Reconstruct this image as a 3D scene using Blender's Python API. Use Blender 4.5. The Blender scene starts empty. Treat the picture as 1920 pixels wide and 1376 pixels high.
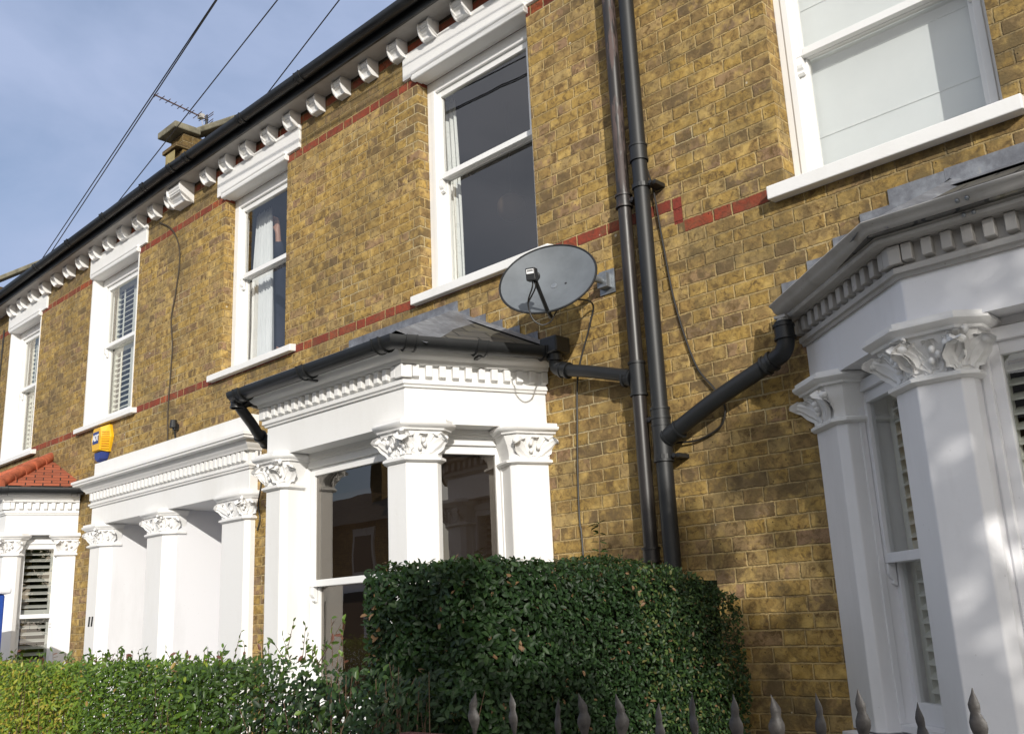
import bpy, bmesh, math, random
import numpy as np
from mathutils import Vector, Matrix
R_ = math.radians
random.seed(7); rng = np.random.default_rng(11)
scene = bpy.context.scene
C = scene.collection

# ------------------------------------------------------------------ camera
cam_d = bpy.data.cameras.new("camera"); cam = bpy.data.objects.new("camera", cam_d); C.objects.link(cam)
yaw, pitch, roll = -0.7609, 0.2528, -0.0452
fw = Vector((math.sin(yaw)*math.cos(pitch), math.cos(yaw)*math.cos(pitch), math.sin(pitch)))
r0 = Vector((math.cos(yaw), -math.sin(yaw), 0)); u0 = r0.cross(fw)
rt = math.cos(roll)*r0 + math.sin(roll)*u0; up = -math.sin(roll)*r0 + math.cos(roll)*u0
cam.matrix_world = Matrix(((rt.x, up.x, -fw.x, 0), (rt.y, up.y, -fw.y, -4.3), (rt.z, up.z, -fw.z, 1.6), (0, 0, 0, 1)))
cam_d.sensor_width = 36; cam_d.lens = 36*1825/1920; cam_d.clip_start = .02; cam_d.clip_end = 2000
scene.camera = cam
# ------------------------------------------------------------------ light
S_H = Vector((.786, -.619)); SUN_EL = R_(18.6)
sdir = Vector((S_H.x*math.cos(SUN_EL), S_H.y*math.cos(SUN_EL), math.sin(SUN_EL)))
sun_d = bpy.data.lights.new("sun", 'SUN'); sun = bpy.data.objects.new("sun", sun_d); C.objects.link(sun)
sun_d.energy = 4.4; sun_d.angle = R_(.55); sun_d.color = (1, .955, .88)
sun.rotation_euler = sdir.to_track_quat('Z', 'Y').to_euler(); sun.location = sdir*30
world = bpy.data.worlds.new("World"); scene.world = world; world.use_nodes = True
nt = world.node_tree; nt.nodes.clear()
def wn(t, **k):
    n = nt.nodes.new(t)
    for a, b in k.items(): setattr(n, a, b)
    return n
sky = wn('ShaderNodeTexSky', sky_type='NISHITA', sun_disc=False, sun_elevation=SUN_EL, sun_rotation=math.atan2(S_H.x, S_H.y))
sky.air_density = 1.0; sky.dust_density = 1.2; sky.ozone_density = 2.2
tc = wn('ShaderNodeTexCoord'); mp = wn('ShaderNodeMapping'); mp.inputs['Scale'].default_value = (1.6, 1.6, 3.2); mp.inputs['Rotation'].default_value = (.3, .2, .5)
nz = wn('ShaderNodeTexNoise'); nz.inputs['Scale'].default_value = 2.1; nz.inputs['Detail'].default_value = 7; nz.inputs['Roughness'].default_value = .52; nz.inputs['Distortion'].default_value = .25
cr = wn('ShaderNodeValToRGB'); cr.color_ramp.elements[0].position = .38; cr.color_ramp.elements[1].position = .64
cr.color_ramp.elements[0].color = (.42, .42, .42, 1); cr.color_ramp.elements[1].color = (.92, .92, .92, 1)
mx = wn('ShaderNodeMix', data_type='RGBA')
dt = wn('ShaderNodeVectorMath', operation='DOT_PRODUCT'); dt.inputs[1].default_value = tuple(sdir)      # thin cloud is brighter towards the sun
mr = wn('ShaderNodeMapRange'); mr.inputs[1].default_value = -.35; mr.inputs[2].default_value = 1.0
cg = wn('ShaderNodeValToRGB'); cg.color_ramp.elements[0].color = (.305, .365, .52, 1); cg.color_ramp.elements[1].color = (1.0, .97, .92, 1); cg.color_ramp.elements[0].position = .05
vm = wn('ShaderNodeVectorMath', operation='SCALE'); vm.inputs['Scale'].default_value = 11.5
bg = wn('ShaderNodeBackground'); bg.inputs['Strength'].default_value = .143; wo = wn('ShaderNodeOutputWorld')
L = nt.links.new
L(tc.outputs['Generated'], mp.inputs['Vector']); L(mp.outputs[0], nz.inputs['Vector']); L(nz.outputs['Fac'], cr.inputs[0]); L(cr.outputs[0], mx.inputs[0])
L(tc.outputs['Generated'], dt.inputs[0]); L(dt.outputs['Value'], mr.inputs[0]); L(mr.outputs[0], cg.inputs[0]); L(cg.outputs[0], vm.inputs[0]); L(vm.outputs[0], mx.inputs[7]); L(sky.outputs[0], mx.inputs[6]); L(mx.outputs[2], bg.inputs['Color']); L(bg.outputs[0], wo.inputs['Surface'])
scene.view_settings.view_transform = 'Standard'; scene.view_settings.look = 'None'
scene.view_settings.exposure = -.15; scene.view_settings.gamma = 1
scene.cycles.max_bounces = 8; scene.cycles.transparent_max_bounces = 12

# ------------------------------------------------------------------ material helpers
class G:
    """tiny node-graph helper"""
    def __init__(s, name):
        s.m = bpy.data.materials.new(name); s.m.use_nodes = True; s.t = s.m.node_tree; s.t.nodes.clear()
        s.out = s.t.nodes.new('ShaderNodeOutputMaterial')
    def n(s, t, ins=None, **k):
        n = s.t.nodes.new(t)
        for a, b in k.items(): setattr(n, a, b)
        for a, b in (ins or {}).items(): s.set(n.inputs[a], b)
        return n
    def set(s, i, v):
        if isinstance(v, bpy.types.NodeSocket): s.t.links.new(v, i)
        else: i.default_value = v
    def math(s, op, a, b=None, c=None, clamp=False):
        n = s.t.nodes.new('ShaderNodeMath'); n.operation = op; n.use_clamp = clamp
        s.set(n.inputs[0], a)
        if b is not None: s.set(n.inputs[1], b)
        if c is not None: s.set(n.inputs[2], c)
        return n.outputs[0]
    def mix(s, f, a, b, mode='MIX'):
        n = s.t.nodes.new('ShaderNodeMix'); n.data_type = 'RGBA'; n.blend_type = mode
        s.set(n.inputs[0], f); s.set(n.inputs[6], a); s.set(n.inputs[7], b); return n.outputs[2]
    def ramp(s, f, stops, interp='LINEAR'):
        n = s.t.nodes.new('ShaderNodeValToRGB'); n.color_ramp.interpolation = interp
        e = n.color_ramp.elements
        while len(e) < len(stops): e.new(.5)
        for i, (p, c) in enumerate(stops):
            e[i].position = p; e[i].color = (c if isinstance(c, tuple) else (c, c, c)) + (1,)
        s.set(n.inputs[0], f); return n.outputs[0]
    def noise(s, vec, scale, detail=3, rough=.55, out='Fac', dist=0):
        n = s.n('ShaderNodeTexNoise', {'Scale': scale, 'Detail': detail, 'Roughness': rough, 'Distortion': dist}); s.set(n.inputs['Vector'], vec); return n.outputs[out]
    def bsdf(s, col, rough=.5, bump=None, bstr=.3, bdist=.01, spec=.5, metal=0, **k):
        b = s.n('ShaderNodeBsdfPrincipled', {'Base Color': col, 'Roughness': rough, 'Specular IOR Level': spec, 'Metallic': metal})
        for a, v in k.items(): s.set(b.inputs[a.replace('_', ' ')], v)
        if bump is not None:
            bn = s.n('ShaderNodeBump', {'Strength': bstr, 'Distance': bdist, 'Height': bump}); s.t.links.new(bn.outputs[0], b.inputs['Normal'])
        s.t.links.new(b.outputs[0], s.out.inputs['Surface']); return b
def c4(*c): return (c[0], c[1], c[2], 1)

def brick_mat(name, bands, tone=(1, 1, 1), soot=1.0, upright=None):
    g = G(name); oc = g.n('ShaderNodeTexCoord').outputs['Object']
    sp = g.n('ShaderNodeSeparateXYZ'); g.t.links.new(oc, sp.inputs[0]); X, Y, Z = sp.outputs
    warp = g.noise(oc, 3.0, 2); w2 = g.noise(oc, 26, 2)
    zz = g.math('ADD', g.math('SUBTRACT', Z, 3.76), g.math('ADD', g.math('MULTIPLY', g.math('SUBTRACT', warp, .5), .010), g.math('MULTIPLY', g.math('SUBTRACT', w2, .5), .006)))
    cz = g.math('DIVIDE', zz, .0755); k = g.math('FLOOR', cz); v = g.math('FRACT', cz)
    P, SL, HL = .3475, .2325, .115
    par = g.math('FRACT', g.math('MULTIPLY', k, .5))            # 0 or .5
    jit = g.n('ShaderNodeTexWhiteNoise', noise_dimensions='1D'); g.set(jit.inputs['W'], k)
    u = g.math('ADD', g.math('ADD', X, Y), g.math('MULTIPLY', par, P))
    u = g.math('ADD', u, g.math('MULTIPLY', jit.outputs['Value'], .045))
    u = g.math('ADD', u, g.math('MULTIPLY', g.math('SUBTRACT', w2, .5), .008))
    cu = g.math('DIVIDE', u, P); cell = g.math('FLOOR', cu); f = g.math('MULTIPLY', g.math('FRACT', cu), P)
    hd = g.math('GREATER_THAN', f, SL); f2 = g.math('SUBTRACT', f, g.math('MULTIPLY', hd, SL))
    wd = g.math('ADD', SL, g.math('MULTIPLY', hd, HL-SL))
    du = g.math('MINIMUM', f2, g.math('SUBTRACT', wd, f2)); dv = g.math('MULTIPLY', g.math('MINIMUM', v, g.math('SUBTRACT', 1, v)), .0755)
    fine = g.noise(oc, 70, 4, .65)
    edge = g.math('ADD', g.math('MINIMUM', du, dv), g.math('MULTIPLY', g.math('SUBTRACT', fine, .5), .013))
    brk = g.n('ShaderNodeMapRange', {0: edge, 1: .0022, 2: .0070}, interpolation_type='SMOOTHSTEP').outputs[0]   # 1 inside the brick
    idv = g.n('ShaderNodeCombineXYZ', {0: g.math('ADD', g.math('MULTIPLY', cell, 2), hd), 1: k, 2: 3.3})
    wn_ = g.n('ShaderNodeTexWhiteNoise', noise_dimensions='3D'); g.t.links.new(idv.outputs[0], wn_.inputs['Vector'])
    r1 = wn_.outputs['Value']; sc = g.n('ShaderNodeSeparateColor'); g.t.links.new(wn_.outputs['Color'], sc.inputs[0]); r2, r3 = sc.outputs[0], sc.outputs[1]
    col = g.ramp(r1, [(0, (.30, .20, .062)), (.2, (.37, .25, .078)), (.40, (.30, .20, .078)), (.54, (.235, .160, .075)), (.66, (.36, .265, .12)), (.8, (.27, .175, .11)), (.9, (.19, .135, .085)), (1, (.345, .225, .055))])
    # mottling inside each brick (offset by the brick's own number)
    off = g.n('ShaderNodeVectorMath', {0: oc, 1: wn_.outputs['Color']}, operation='ADD')
    mot = g.noise(off.outputs[0], 21, 6, .74, dist=.9)
    col = g.mix(g.ramp(mot, [(.38, 1.0), (.54, 0.0)]), col, c4(.115, .073, .032))
    mot2 = g.noise(off.outputs[0], 13, 4, .6)
    col = g.mix(g.ramp(mot2, [(.49, 0.0), (.68, .85)]), col, c4(.51, .365, .135))
    grime = g.noise(oc, 1.1, 5, .62); gm = g.noise(oc, 7, 4, .7)
    blk = g.math('GREATER_THAN', g.math('ADD', r2, g.ramp(grime, [(.46, 0.0), (.66, .34*soot)])), .955)                       # burnt headers / stretchers
    col = g.mix(g.math('MULTIPLY', blk, g.ramp(mot2, [(.36, .9), (.60, .12)])), col, c4(.115, .082, .046))
    topz = g.n('ShaderNodeMapRange', {0: Z, 1: 5.56, 2: 5.60}).outputs[0]          # weather stain under the eaves
    gf = g.ramp(g.math('ADD', g.math('MULTIPLY', grime, .6), g.math('MULTIPLY', gm, .4)), [(.45, 0.0), (.60, .62*min(1.4, soot))])
    sillz = g.math('MULTIPLY', g.n('ShaderNodeMapRange', {0: Z, 1: 3.74, 2: 3.40, 3: 1.0, 4: 0.0}).outputs[0], g.math('LESS_THAN', Z, 3.77))
    sx = g.ramp(g.noise(g.n('ShaderNodeMapping', {'Vector': oc, 'Scale': (1, 1, .12)}).outputs[0], 1.7, 4, .6), [(.48, 0.0), (.60, .75)])
    gf = g.math('MAXIMUM', gf, g.math('MULTIPLY', sillz, sx))
    gf = g.math('MAXIMUM', gf, g.math('MULTIPLY', topz, g.ramp(gm, [(.3, .40), (.7, .8)])))
    col = g.mix(gf, col, c4(.125, .095, .050))
    # red course bands
    redc = g.ramp(r3, [(0, (.21, .042, .028)), (.5, (.27, .060, .032)), (.8, (.17, .036, .028)), (1, (.42, .105, .035))])
    redc = g.mix(g.ramp(mot, [(.38, .8), (.58, 0.0)]), redc, c4(.11, .045, .03)); redc = g.mix(g.ramp(gm, [(.5, 0.0), (.7, .45)]), redc, c4(.20, .13, .07))
    m = 0.0
    for lo, hi in bands:
        a = g.math('MULTIPLY', g.math('GREATER_THAN', k, lo-.5), g.math('LESS_THAN', k, hi+.5)); m = g.math('MAXIMUM', m, a)
    if upright and True:   # the brick set on end where the band steps down, and the party line
        xs, bl, bh, rest = upright
        a = g.math('MULTIPLY', g.math('GREATER_THAN', X, xs-.06), g.math('LESS_THAN', X, xs))
        b = g.math('MULTIPLY', g.math('LESS_THAN', X, xs-.08), g.math('COMPARE', k, 0.0, .5)); m = g.math('MAXIMUM', m, b)
        c = g.math('MULTIPLY', g.math('GREATER_THAN', X, xs+.0), g.math('COMPARE', k, -2.0, .5)); m = g.math('MAXIMUM', m, c)
    col = g.mix(m, col, redc)
    smo = g.noise(oc, 5.5, 6, .72, dist=.8); col = g.mix(g.ramp(smo, [(.53, 0.0), (.63, .42*min(1.0, soot*.75))]), col, c4(.085, .062, .036))     # smoky blotches running over several bricks
    # pits and white paint flecks
    vz = g.n('ShaderNodeTexVoronoi', {'Scale': 34.0}); g.t.links.new(off.outputs[0], vz.inputs['Vector'])
    pit = g.ramp(vz.outputs['Distance'], [(.06, 1.0), (.15, 0.0)]); pitm = g.math('MULTIPLY', pit, g.math('GREATER_THAN', mot2, .55))
    col = g.mix(g.math('MULTIPLY', pitm, .8), col, c4(.05, .038, .025))
    vf = g.n('ShaderNodeTexVoronoi', {'Scale': 5.0}); g.t.links.new(oc, vf.inputs['Vector'])
    fl = g.math('LESS_THAN', vf.outputs['Distance'], .045)
    col = g.mix(g.math('MULTIPLY', fl, .55), col, c4(.62, .6, .52))
    # mortar
    mcol = g.mix(g.ramp(g.noise(oc, 9, 4, .7), [(.35, 0.0), (.7, 1.0)]), c4(.50, .375, .185), c4(.36, .265, .13))
    mcol = g.mix(g.math('MULTIPLY', gf, 1.1), mcol, c4(.16, .13, .08))
    shade = g.ramp(g.noise(oc, 4.5, 5, .75), [(.55, 0.0), (.66, .7)])        # perished joints
    mcol = g.mix(shade, mcol, c4(.12, .085, .045))
    rep = g.ramp(g.noise(oc, .9, 3, .5), [(.56, 0.0), (.60, .55)]); mcol = g.mix(rep, mcol, c4(.52, .45, .30))        # patches of paler repointing
    fin = g.mix(brk, mcol, col)
    if bands: fin = g.mix(g.n('ShaderNodeMapRange', {0: Z, 1: 5.865, 2: 5.88}).outputs[0], fin, c4(.045, .032, .022))  # shade below the soffit, painted into the top courses as black-brown
    if upright:
        a = g.math('MULTIPLY', g.math('GREATER_THAN', X, -2.80), g.math('LESS_THAN', X, -2.742)); a = g.math('MULTIPLY', a, g.math('MULTIPLY', g.math('GREATER_THAN', Z, 3.672), g.math('LESS_THAN', Z, 3.826)))
        fin = g.mix(a, fin, g.mix(g.ramp(mot, [(.36, .5), (.55, 0.0)]), c4(.20, .040, .03), c4(.12, .04, .03)))
    fin = g.mix(1.0, fin, c4(tone[0]*1.13, tone[1]*1.09, tone[2]*1.0), 'MULTIPLY')
    h = g.math('ADD', g.math('MULTIPLY', brk, .75), g.math('ADD', g.math('MULTIPLY', fine, .35), g.math('MULTIPLY', mot, .35)))
    h = g.math('SUBTRACT', h, g.math('MULTIPLY', pitm, .6))
    lip = g.ramp(dv, [(.0, 0.0), (.009, 1.0)])
    g.bsdf(fin, .9, h, 1.0, .011, .25)
    return g.m

def paint_mat(name, col, rough=.45, dirt=.25, dcol=(.42, .39, .33), bs=.15, scale=3.0, spec=.5):
    g = G(name); oc = g.n('ShaderNodeTexCoord').outputs['Object']
    mp = g.n('ShaderNodeMapping', {'Scale': (1, 1, .22)}); g.t.links.new(oc, mp.inputs[0])
    a = g.noise(mp.outputs[0], scale, 6, .68); b = g.noise(oc, 38, 4, .6)
    c = g.mix(g.math('MULTIPLY', g.ramp(a, [(.50, 0.0), (.78, 1.0)]), dirt), c4(*col), c4(*dcol))
    vf = g.n('ShaderNodeTexVoronoi', {'Scale': 16.0}); g.t.links.new(oc, vf.inputs['Vector'])
    fl = g.math('MULTIPLY', g.math('LESS_THAN', vf.outputs['Distance'], .05), dirt)
    c = g.mix(fl, c, c4(*dcol))
    g.bsdf(c, g.math('ADD', rough-.06, g.math('MULTIPLY', a, .14)), g.math('ADD', b, g.math('MULTIPLY', a, .6)), bs, .004, spec)
    return g.m
def plain_mat(name, col, rough=.5, spec=.5, metal=0, var=.15, scale=12, bs=.1, sheen=0):
    g = G(name); oc = g.n('ShaderNodeTexCoord').outputs['Object']; a = g.noise(oc, scale, 5, .65)
    d = tuple(max(0, x*(1-var*1.6)) for x in col); e = tuple(min(1, x*(1+var)) for x in col)
    g.bsdf(g.ramp(a, [(.3, d), (.7, e)]), rough, a, bs, .004, spec, metal); return g.m
def slate_mat(name, col, moss, course=.16, width=.22):
    g = G(name); uvn = g.n('ShaderNodeUVMap'); uvn.uv_map = 'uv'
    br = g.n('ShaderNodeTexBrick', {'Color1': c4(*col), 'Color2': c4(*[x*.62 for x in col]), 'Mortar': c4(.012, .012, .012), 'Scale': 1.0, 'Mortar Size': .006, 'Brick Width': width, 'Row Height': course}, offset=.5)
    g.t.links.new(uvn.outputs[0], br.inputs['Vector']); oc = g.n('ShaderNodeTexCoord').outputs['Object']
    a = g.noise(oc, 7, 6, .7); c = g.mix(g.ramp(a, [(.5, 0.0), (.7, .8)]), br.outputs['Color'], c4(*moss))
    g.bsdf(c, .75, g.math('ADD', g.math('MULTIPLY', br.outputs['Fac'], -1.0), a), .6, .01, .4); return g.m
def leaf_mat(name, stops, rough=.38, trans=.25, spec=.5):
    g = G(name); at = g.n('ShaderNodeAttribute', attribute_name='rnd')
    col = g.ramp(at.outputs['Fac'], stops)
    b = g.bsdf(col, rough, spec=spec)
    tr = g.n('ShaderNodeBsdfTranslucent'); g.t.links.new(g.mix(.5, col, c4(.28, .36, .03)), tr.inputs[0])
    ms = g.n('ShaderNodeMixShader', {0: trans}); g.t.links.new(b.outputs[0], ms.inputs[1]); g.t.links.new(tr.outputs[0], ms.inputs[2])
    g.t.links.new(ms.outputs[0], g.out.inputs[0]); return g.m
def glass_mat(name, tint=(.78, .82, .82), k=1.9, wob=.02):
    g = G(name); oc = g.n('ShaderNodeTexCoord').outputs['Object']
    nn = g.noise(oc, 1.7, 2, .5); bn = g.n('ShaderNodeBump', {'Strength': wob, 'Distance': .05, 'Height': nn})
    lw = g.n('ShaderNodeLayerWeight', {'Blend': .5}); f = g.math('ADD', .04*k, g.math('MULTIPLY', .96, g.math('POWER', lw.outputs['Facing'], 5.0)), clamp=True)
    tr = g.n('ShaderNodeBsdfTransparent', {'Color': c4(*tint)}); gl = g.n('ShaderNodeBsdfGlossy', {'Roughness': 0.0, 'Color': c4(1, .95, .88)})
    g.t.links.new(bn.outputs[0], gl.inputs['Normal'])
    ms = g.n('ShaderNodeMixShader', {0: f}); g.t.links.new(tr.outputs[0], ms.inputs[1]); g.t.links.new(gl.outputs[0], ms.inputs[2])
    g.t.links.new(ms.outputs[0], g.out.inputs[0]); return g.m

M = {}
EB = [(23, 23), (27, 27)]
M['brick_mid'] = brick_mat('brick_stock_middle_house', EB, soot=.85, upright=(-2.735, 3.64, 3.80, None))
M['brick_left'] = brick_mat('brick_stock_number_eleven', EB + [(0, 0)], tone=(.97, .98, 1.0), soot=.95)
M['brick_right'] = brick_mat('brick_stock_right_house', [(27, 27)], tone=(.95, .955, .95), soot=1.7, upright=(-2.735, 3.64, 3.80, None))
M['brick_plain'] = brick_mat('brick_stock_plain', [], tone=(.62, .60, .58), soot=1.4)
M['white'] = paint_mat('white_masonry_paint', (.79, .785, .77), .42, .26, (.52, .49, .42), .25, 2.2)
M['carved'] = paint_mat('white_paint_on_carving', (.78, .775, .765), .5, .25, (.5, .47, .42), .3, 9)
M['gloss'] = paint_mat('white_gloss_joinery', (.80, .80, .79), .28, .1, bs=.05)
M['grey_render'] = paint_mat('pale_grey_masonry_paint', (.78, .78, .80), .5, .3, (.45, .44, .43))
M['grey_trim'] = paint_mat('weathered_grey_paint', (.42, .405, .385), .6, .65, (.20, .18, .15), .35)
M['cream'] = paint_mat('cream_painted_reveal', (.72, .715, .66), .5, .15)
M['shutter'] = paint_mat('painted_shutter_slats', (.70, .70, .63), .45, .1)
M['shutter_grey'] = paint_mat('grey_shutter_slats', (.50, .49, .45), .5, .1)
M['black_plastic'] = plain_mat('black_plastic', (.014, .015, .016), .42, .5, var=.2)
M['grey_plastic'] = plain_mat('dark_grey_pipe_plastic', (.012, .013, .014), .5, .5, var=.15, scale=5)
g = G('peeling_black_iron'); oc = g.n('ShaderNodeTexCoord').outputs['Object']; mp_ = g.n('ShaderNodeMapping', {'Scale': (9, 9, 1.1)}); g.t.links.new(oc, mp_.inputs[0])
a_ = g.noise(mp_.outputs[0], 2.6, 6, .7); hz = g.n('ShaderNodeSeparateXYZ'); g.t.links.new(oc, hz.inputs[0])
up_ = g.n('ShaderNodeMapRange', {0: hz.outputs[2], 1: 3.4, 2: 4.6}).outputs[0]
mk = g.math('MULTIPLY', g.ramp(a_, [(.5, 0.0), (.56, 1.0)]), up_)
g.bsdf(g.mix(mk, c4(.020, .017, .016), c4(.095, .066, .06)), g.math('ADD', .40, g.math('MULTIPLY', mk, .4)), a_, .2, .003); M['iron'] = g.m
M['rust_iron'] = plain_mat('flat_dull_railing_iron', (.048, .043, .04), .5, .5, var=.45, scale=45, bs=.5)
M['rail_red'] = plain_mat('dark_red_rusted_rail', (.11, .035, .028), .6, .4, var=.4, scale=30, bs=.4)
g = G('lead_sheet'); oc = g.n('ShaderNodeTexCoord').outputs['Object']; a_ = g.noise(oc, 6, 6, .7); b_ = g.noise(oc, 30, 4, .6)
g.bsdf(g.ramp(g.math('ADD', g.math('MULTIPLY', a_, .7), g.math('MULTIPLY', b_, .3)), [(.3, (.085, .088, .10)), (.5, (.155, .162, .182)), (.64, (.24, .255, .28)), (.75, (.34, .325, .29))]), .5, b_, .4, .006, .5, .15); M['lead'] = g.m
M['slate'] = slate_mat('roof_slate', (.085, .08, .072), (.12, .11, .07))
M['clay'] = slate_mat('red_clay_tile', (.42, .115, .055), (.30, .10, .06), .10, .165)
M['clay_ridge'] = plain_mat('red_clay_ridge', (.40, .11, .055), .8, .3, var=.3, scale=9, bs=.5)
M['glass'] = glass_mat('window_glass', (.84, .86, .86), 3.2)
M['glass_bay'] = glass_mat('bay_window_glass', (.40, .38, .35), 3.6, .02)
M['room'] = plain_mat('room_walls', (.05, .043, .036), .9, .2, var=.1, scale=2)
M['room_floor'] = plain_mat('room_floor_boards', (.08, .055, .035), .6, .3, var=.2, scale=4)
g = G('white_net_curtain'); oc = g.n('ShaderNodeTexCoord').outputs['Object']; vo = g.n('ShaderNodeTexVoronoi', {'Scale': 14.0}); g.t.links.new(oc, vo.inputs['Vector'])
g.bsdf(g.mix(g.ramp(vo.outputs['Distance'], [(.28, 0.0), (.34, .4), (.42, 0.0)]), c4(.80, .80, .77), c4(.5, .52, .5)), .8, spec=.1); M['lace'] = g.m
M['curtain'] = plain_mat('white_curtain_cloth', (.78, .785, .79), .9, .1, var=.05, scale=3)
M['blind'] = plain_mat('white_blind', (.86, .87, .86), .7, .2, var=.03, scale=2, bs=.03)
M['brown_blind'] = plain_mat('brown_blind_cloth', (.105, .075, .055), .9, .1, var=.06, scale=2)
M['dish'] = plain_mat('grey_dish_mesh', (.13, .145, .16), .62, .5, var=.14, scale=5, bs=.05)
M['galv'] = plain_mat('galvanised_steel', (.28, .30, .32), .4, .5, .6, var=.2, scale=20)
M['yellow'] = plain_mat('yellow_alarm_plastic', (.74, .42, .012), .35, .5, var=.04)
M['orange'] = plain_mat('orange_alarm_side', (.66, .26, .01), .4, .5, var=.04)
M['blue'] = plain_mat('dark_blue_plastic', (.02, .04, .19), .35, .5, var=.05)
M['bright_blue'] = plain_mat('bright_blue_plastic', (.02, .07, .35), .4, .5, var=.1)
M['label_white'] = plain_mat('white_label', (.75, .75, .75), .5, var=.02)
M['black'] = plain_mat('black_paint', (.01, .01, .01), .5, var=.1)
M['cable'] = plain_mat('black_cable', (.022, .02, .018), .5, var=.1)
M['brown_cable'] = plain_mat('brown_cable', (.055, .04, .025), .6, var=.2)
M['concrete'] = plain_mat('coping_concrete', (.20, .185, .135), .9, .2, var=.3, scale=8, bs=.5)
M['yellow_render'] = plain_mat('yellow_brown_render', (.33, .27, .13), .9, .2, var=.25, scale=8, bs=.4)
M['skin'] = plain_mat('skin', (.50, .27, .19), .5, var=.08, scale=9)
M['jumper'] = plain_mat('dark_navy_jumper', (.03, .034, .055), .9, .2, var=.2)
M['hair'] = plain_mat('dark_hair', (.03, .02, .014), .6, var=.2)
M['twig'] = plain_mat('twig_bark', (.11, .07, .045), .8, .2, var=.35, scale=30, bs=.4)
M['bark'] = plain_mat('tree_bark', (.13, .10, .07), .9, .2, var=.4, scale=14, bs=.8)
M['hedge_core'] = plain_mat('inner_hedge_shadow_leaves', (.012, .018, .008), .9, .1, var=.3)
M['paving'] = plain_mat('pavement_slabs', (.40, .385, .35), .85, .3, var=.15, scale=3, bs=.3)
M['asphalt'] = plain_mat('asphalt', (.05, .05, .052), .9, .3, var=.2, scale=20, bs=.4)
M['soil'] = plain_mat('garden_soil', (.09, .07, .05), .95, .1, var=.3, scale=9, bs=.6)
M['kerb'] = plain_mat('granite_kerb', (.27, .27, .26), .8, .3, var=.2, scale=25)
M['aerial'] = plain_mat('weathered_aerial_metal', (.16, .10, .085), .5, .5, .3, var=.3)
M['hedge_dark'] = leaf_mat('privet_leaf_dark', [(0, (.008, .020, .006)), (.5, (.013, .035, .009)), (.8, (.028, .060, .015)), (.93, (.070, .11, .025)), (1, (.17, .10, .05))], .5, .12, .3)
M['hedge_bright'] = leaf_mat('privet_leaf_bright', [(0, (.022, .045, .010)), (.3, (.075, .15, .018)), (.65, (.155, .245, .022)), (.88, (.34, .35, .04)), (.95, (.42, .30, .05)), (1, (.16, .055, .045))], .42, .3)
M['tree_leaf'] = leaf_mat('tree_leaf', [(0, (.03, .06, .015)), (.6, (.06, .10, .02)), (1, (.14, .13, .03))], .5, .25)

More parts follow.
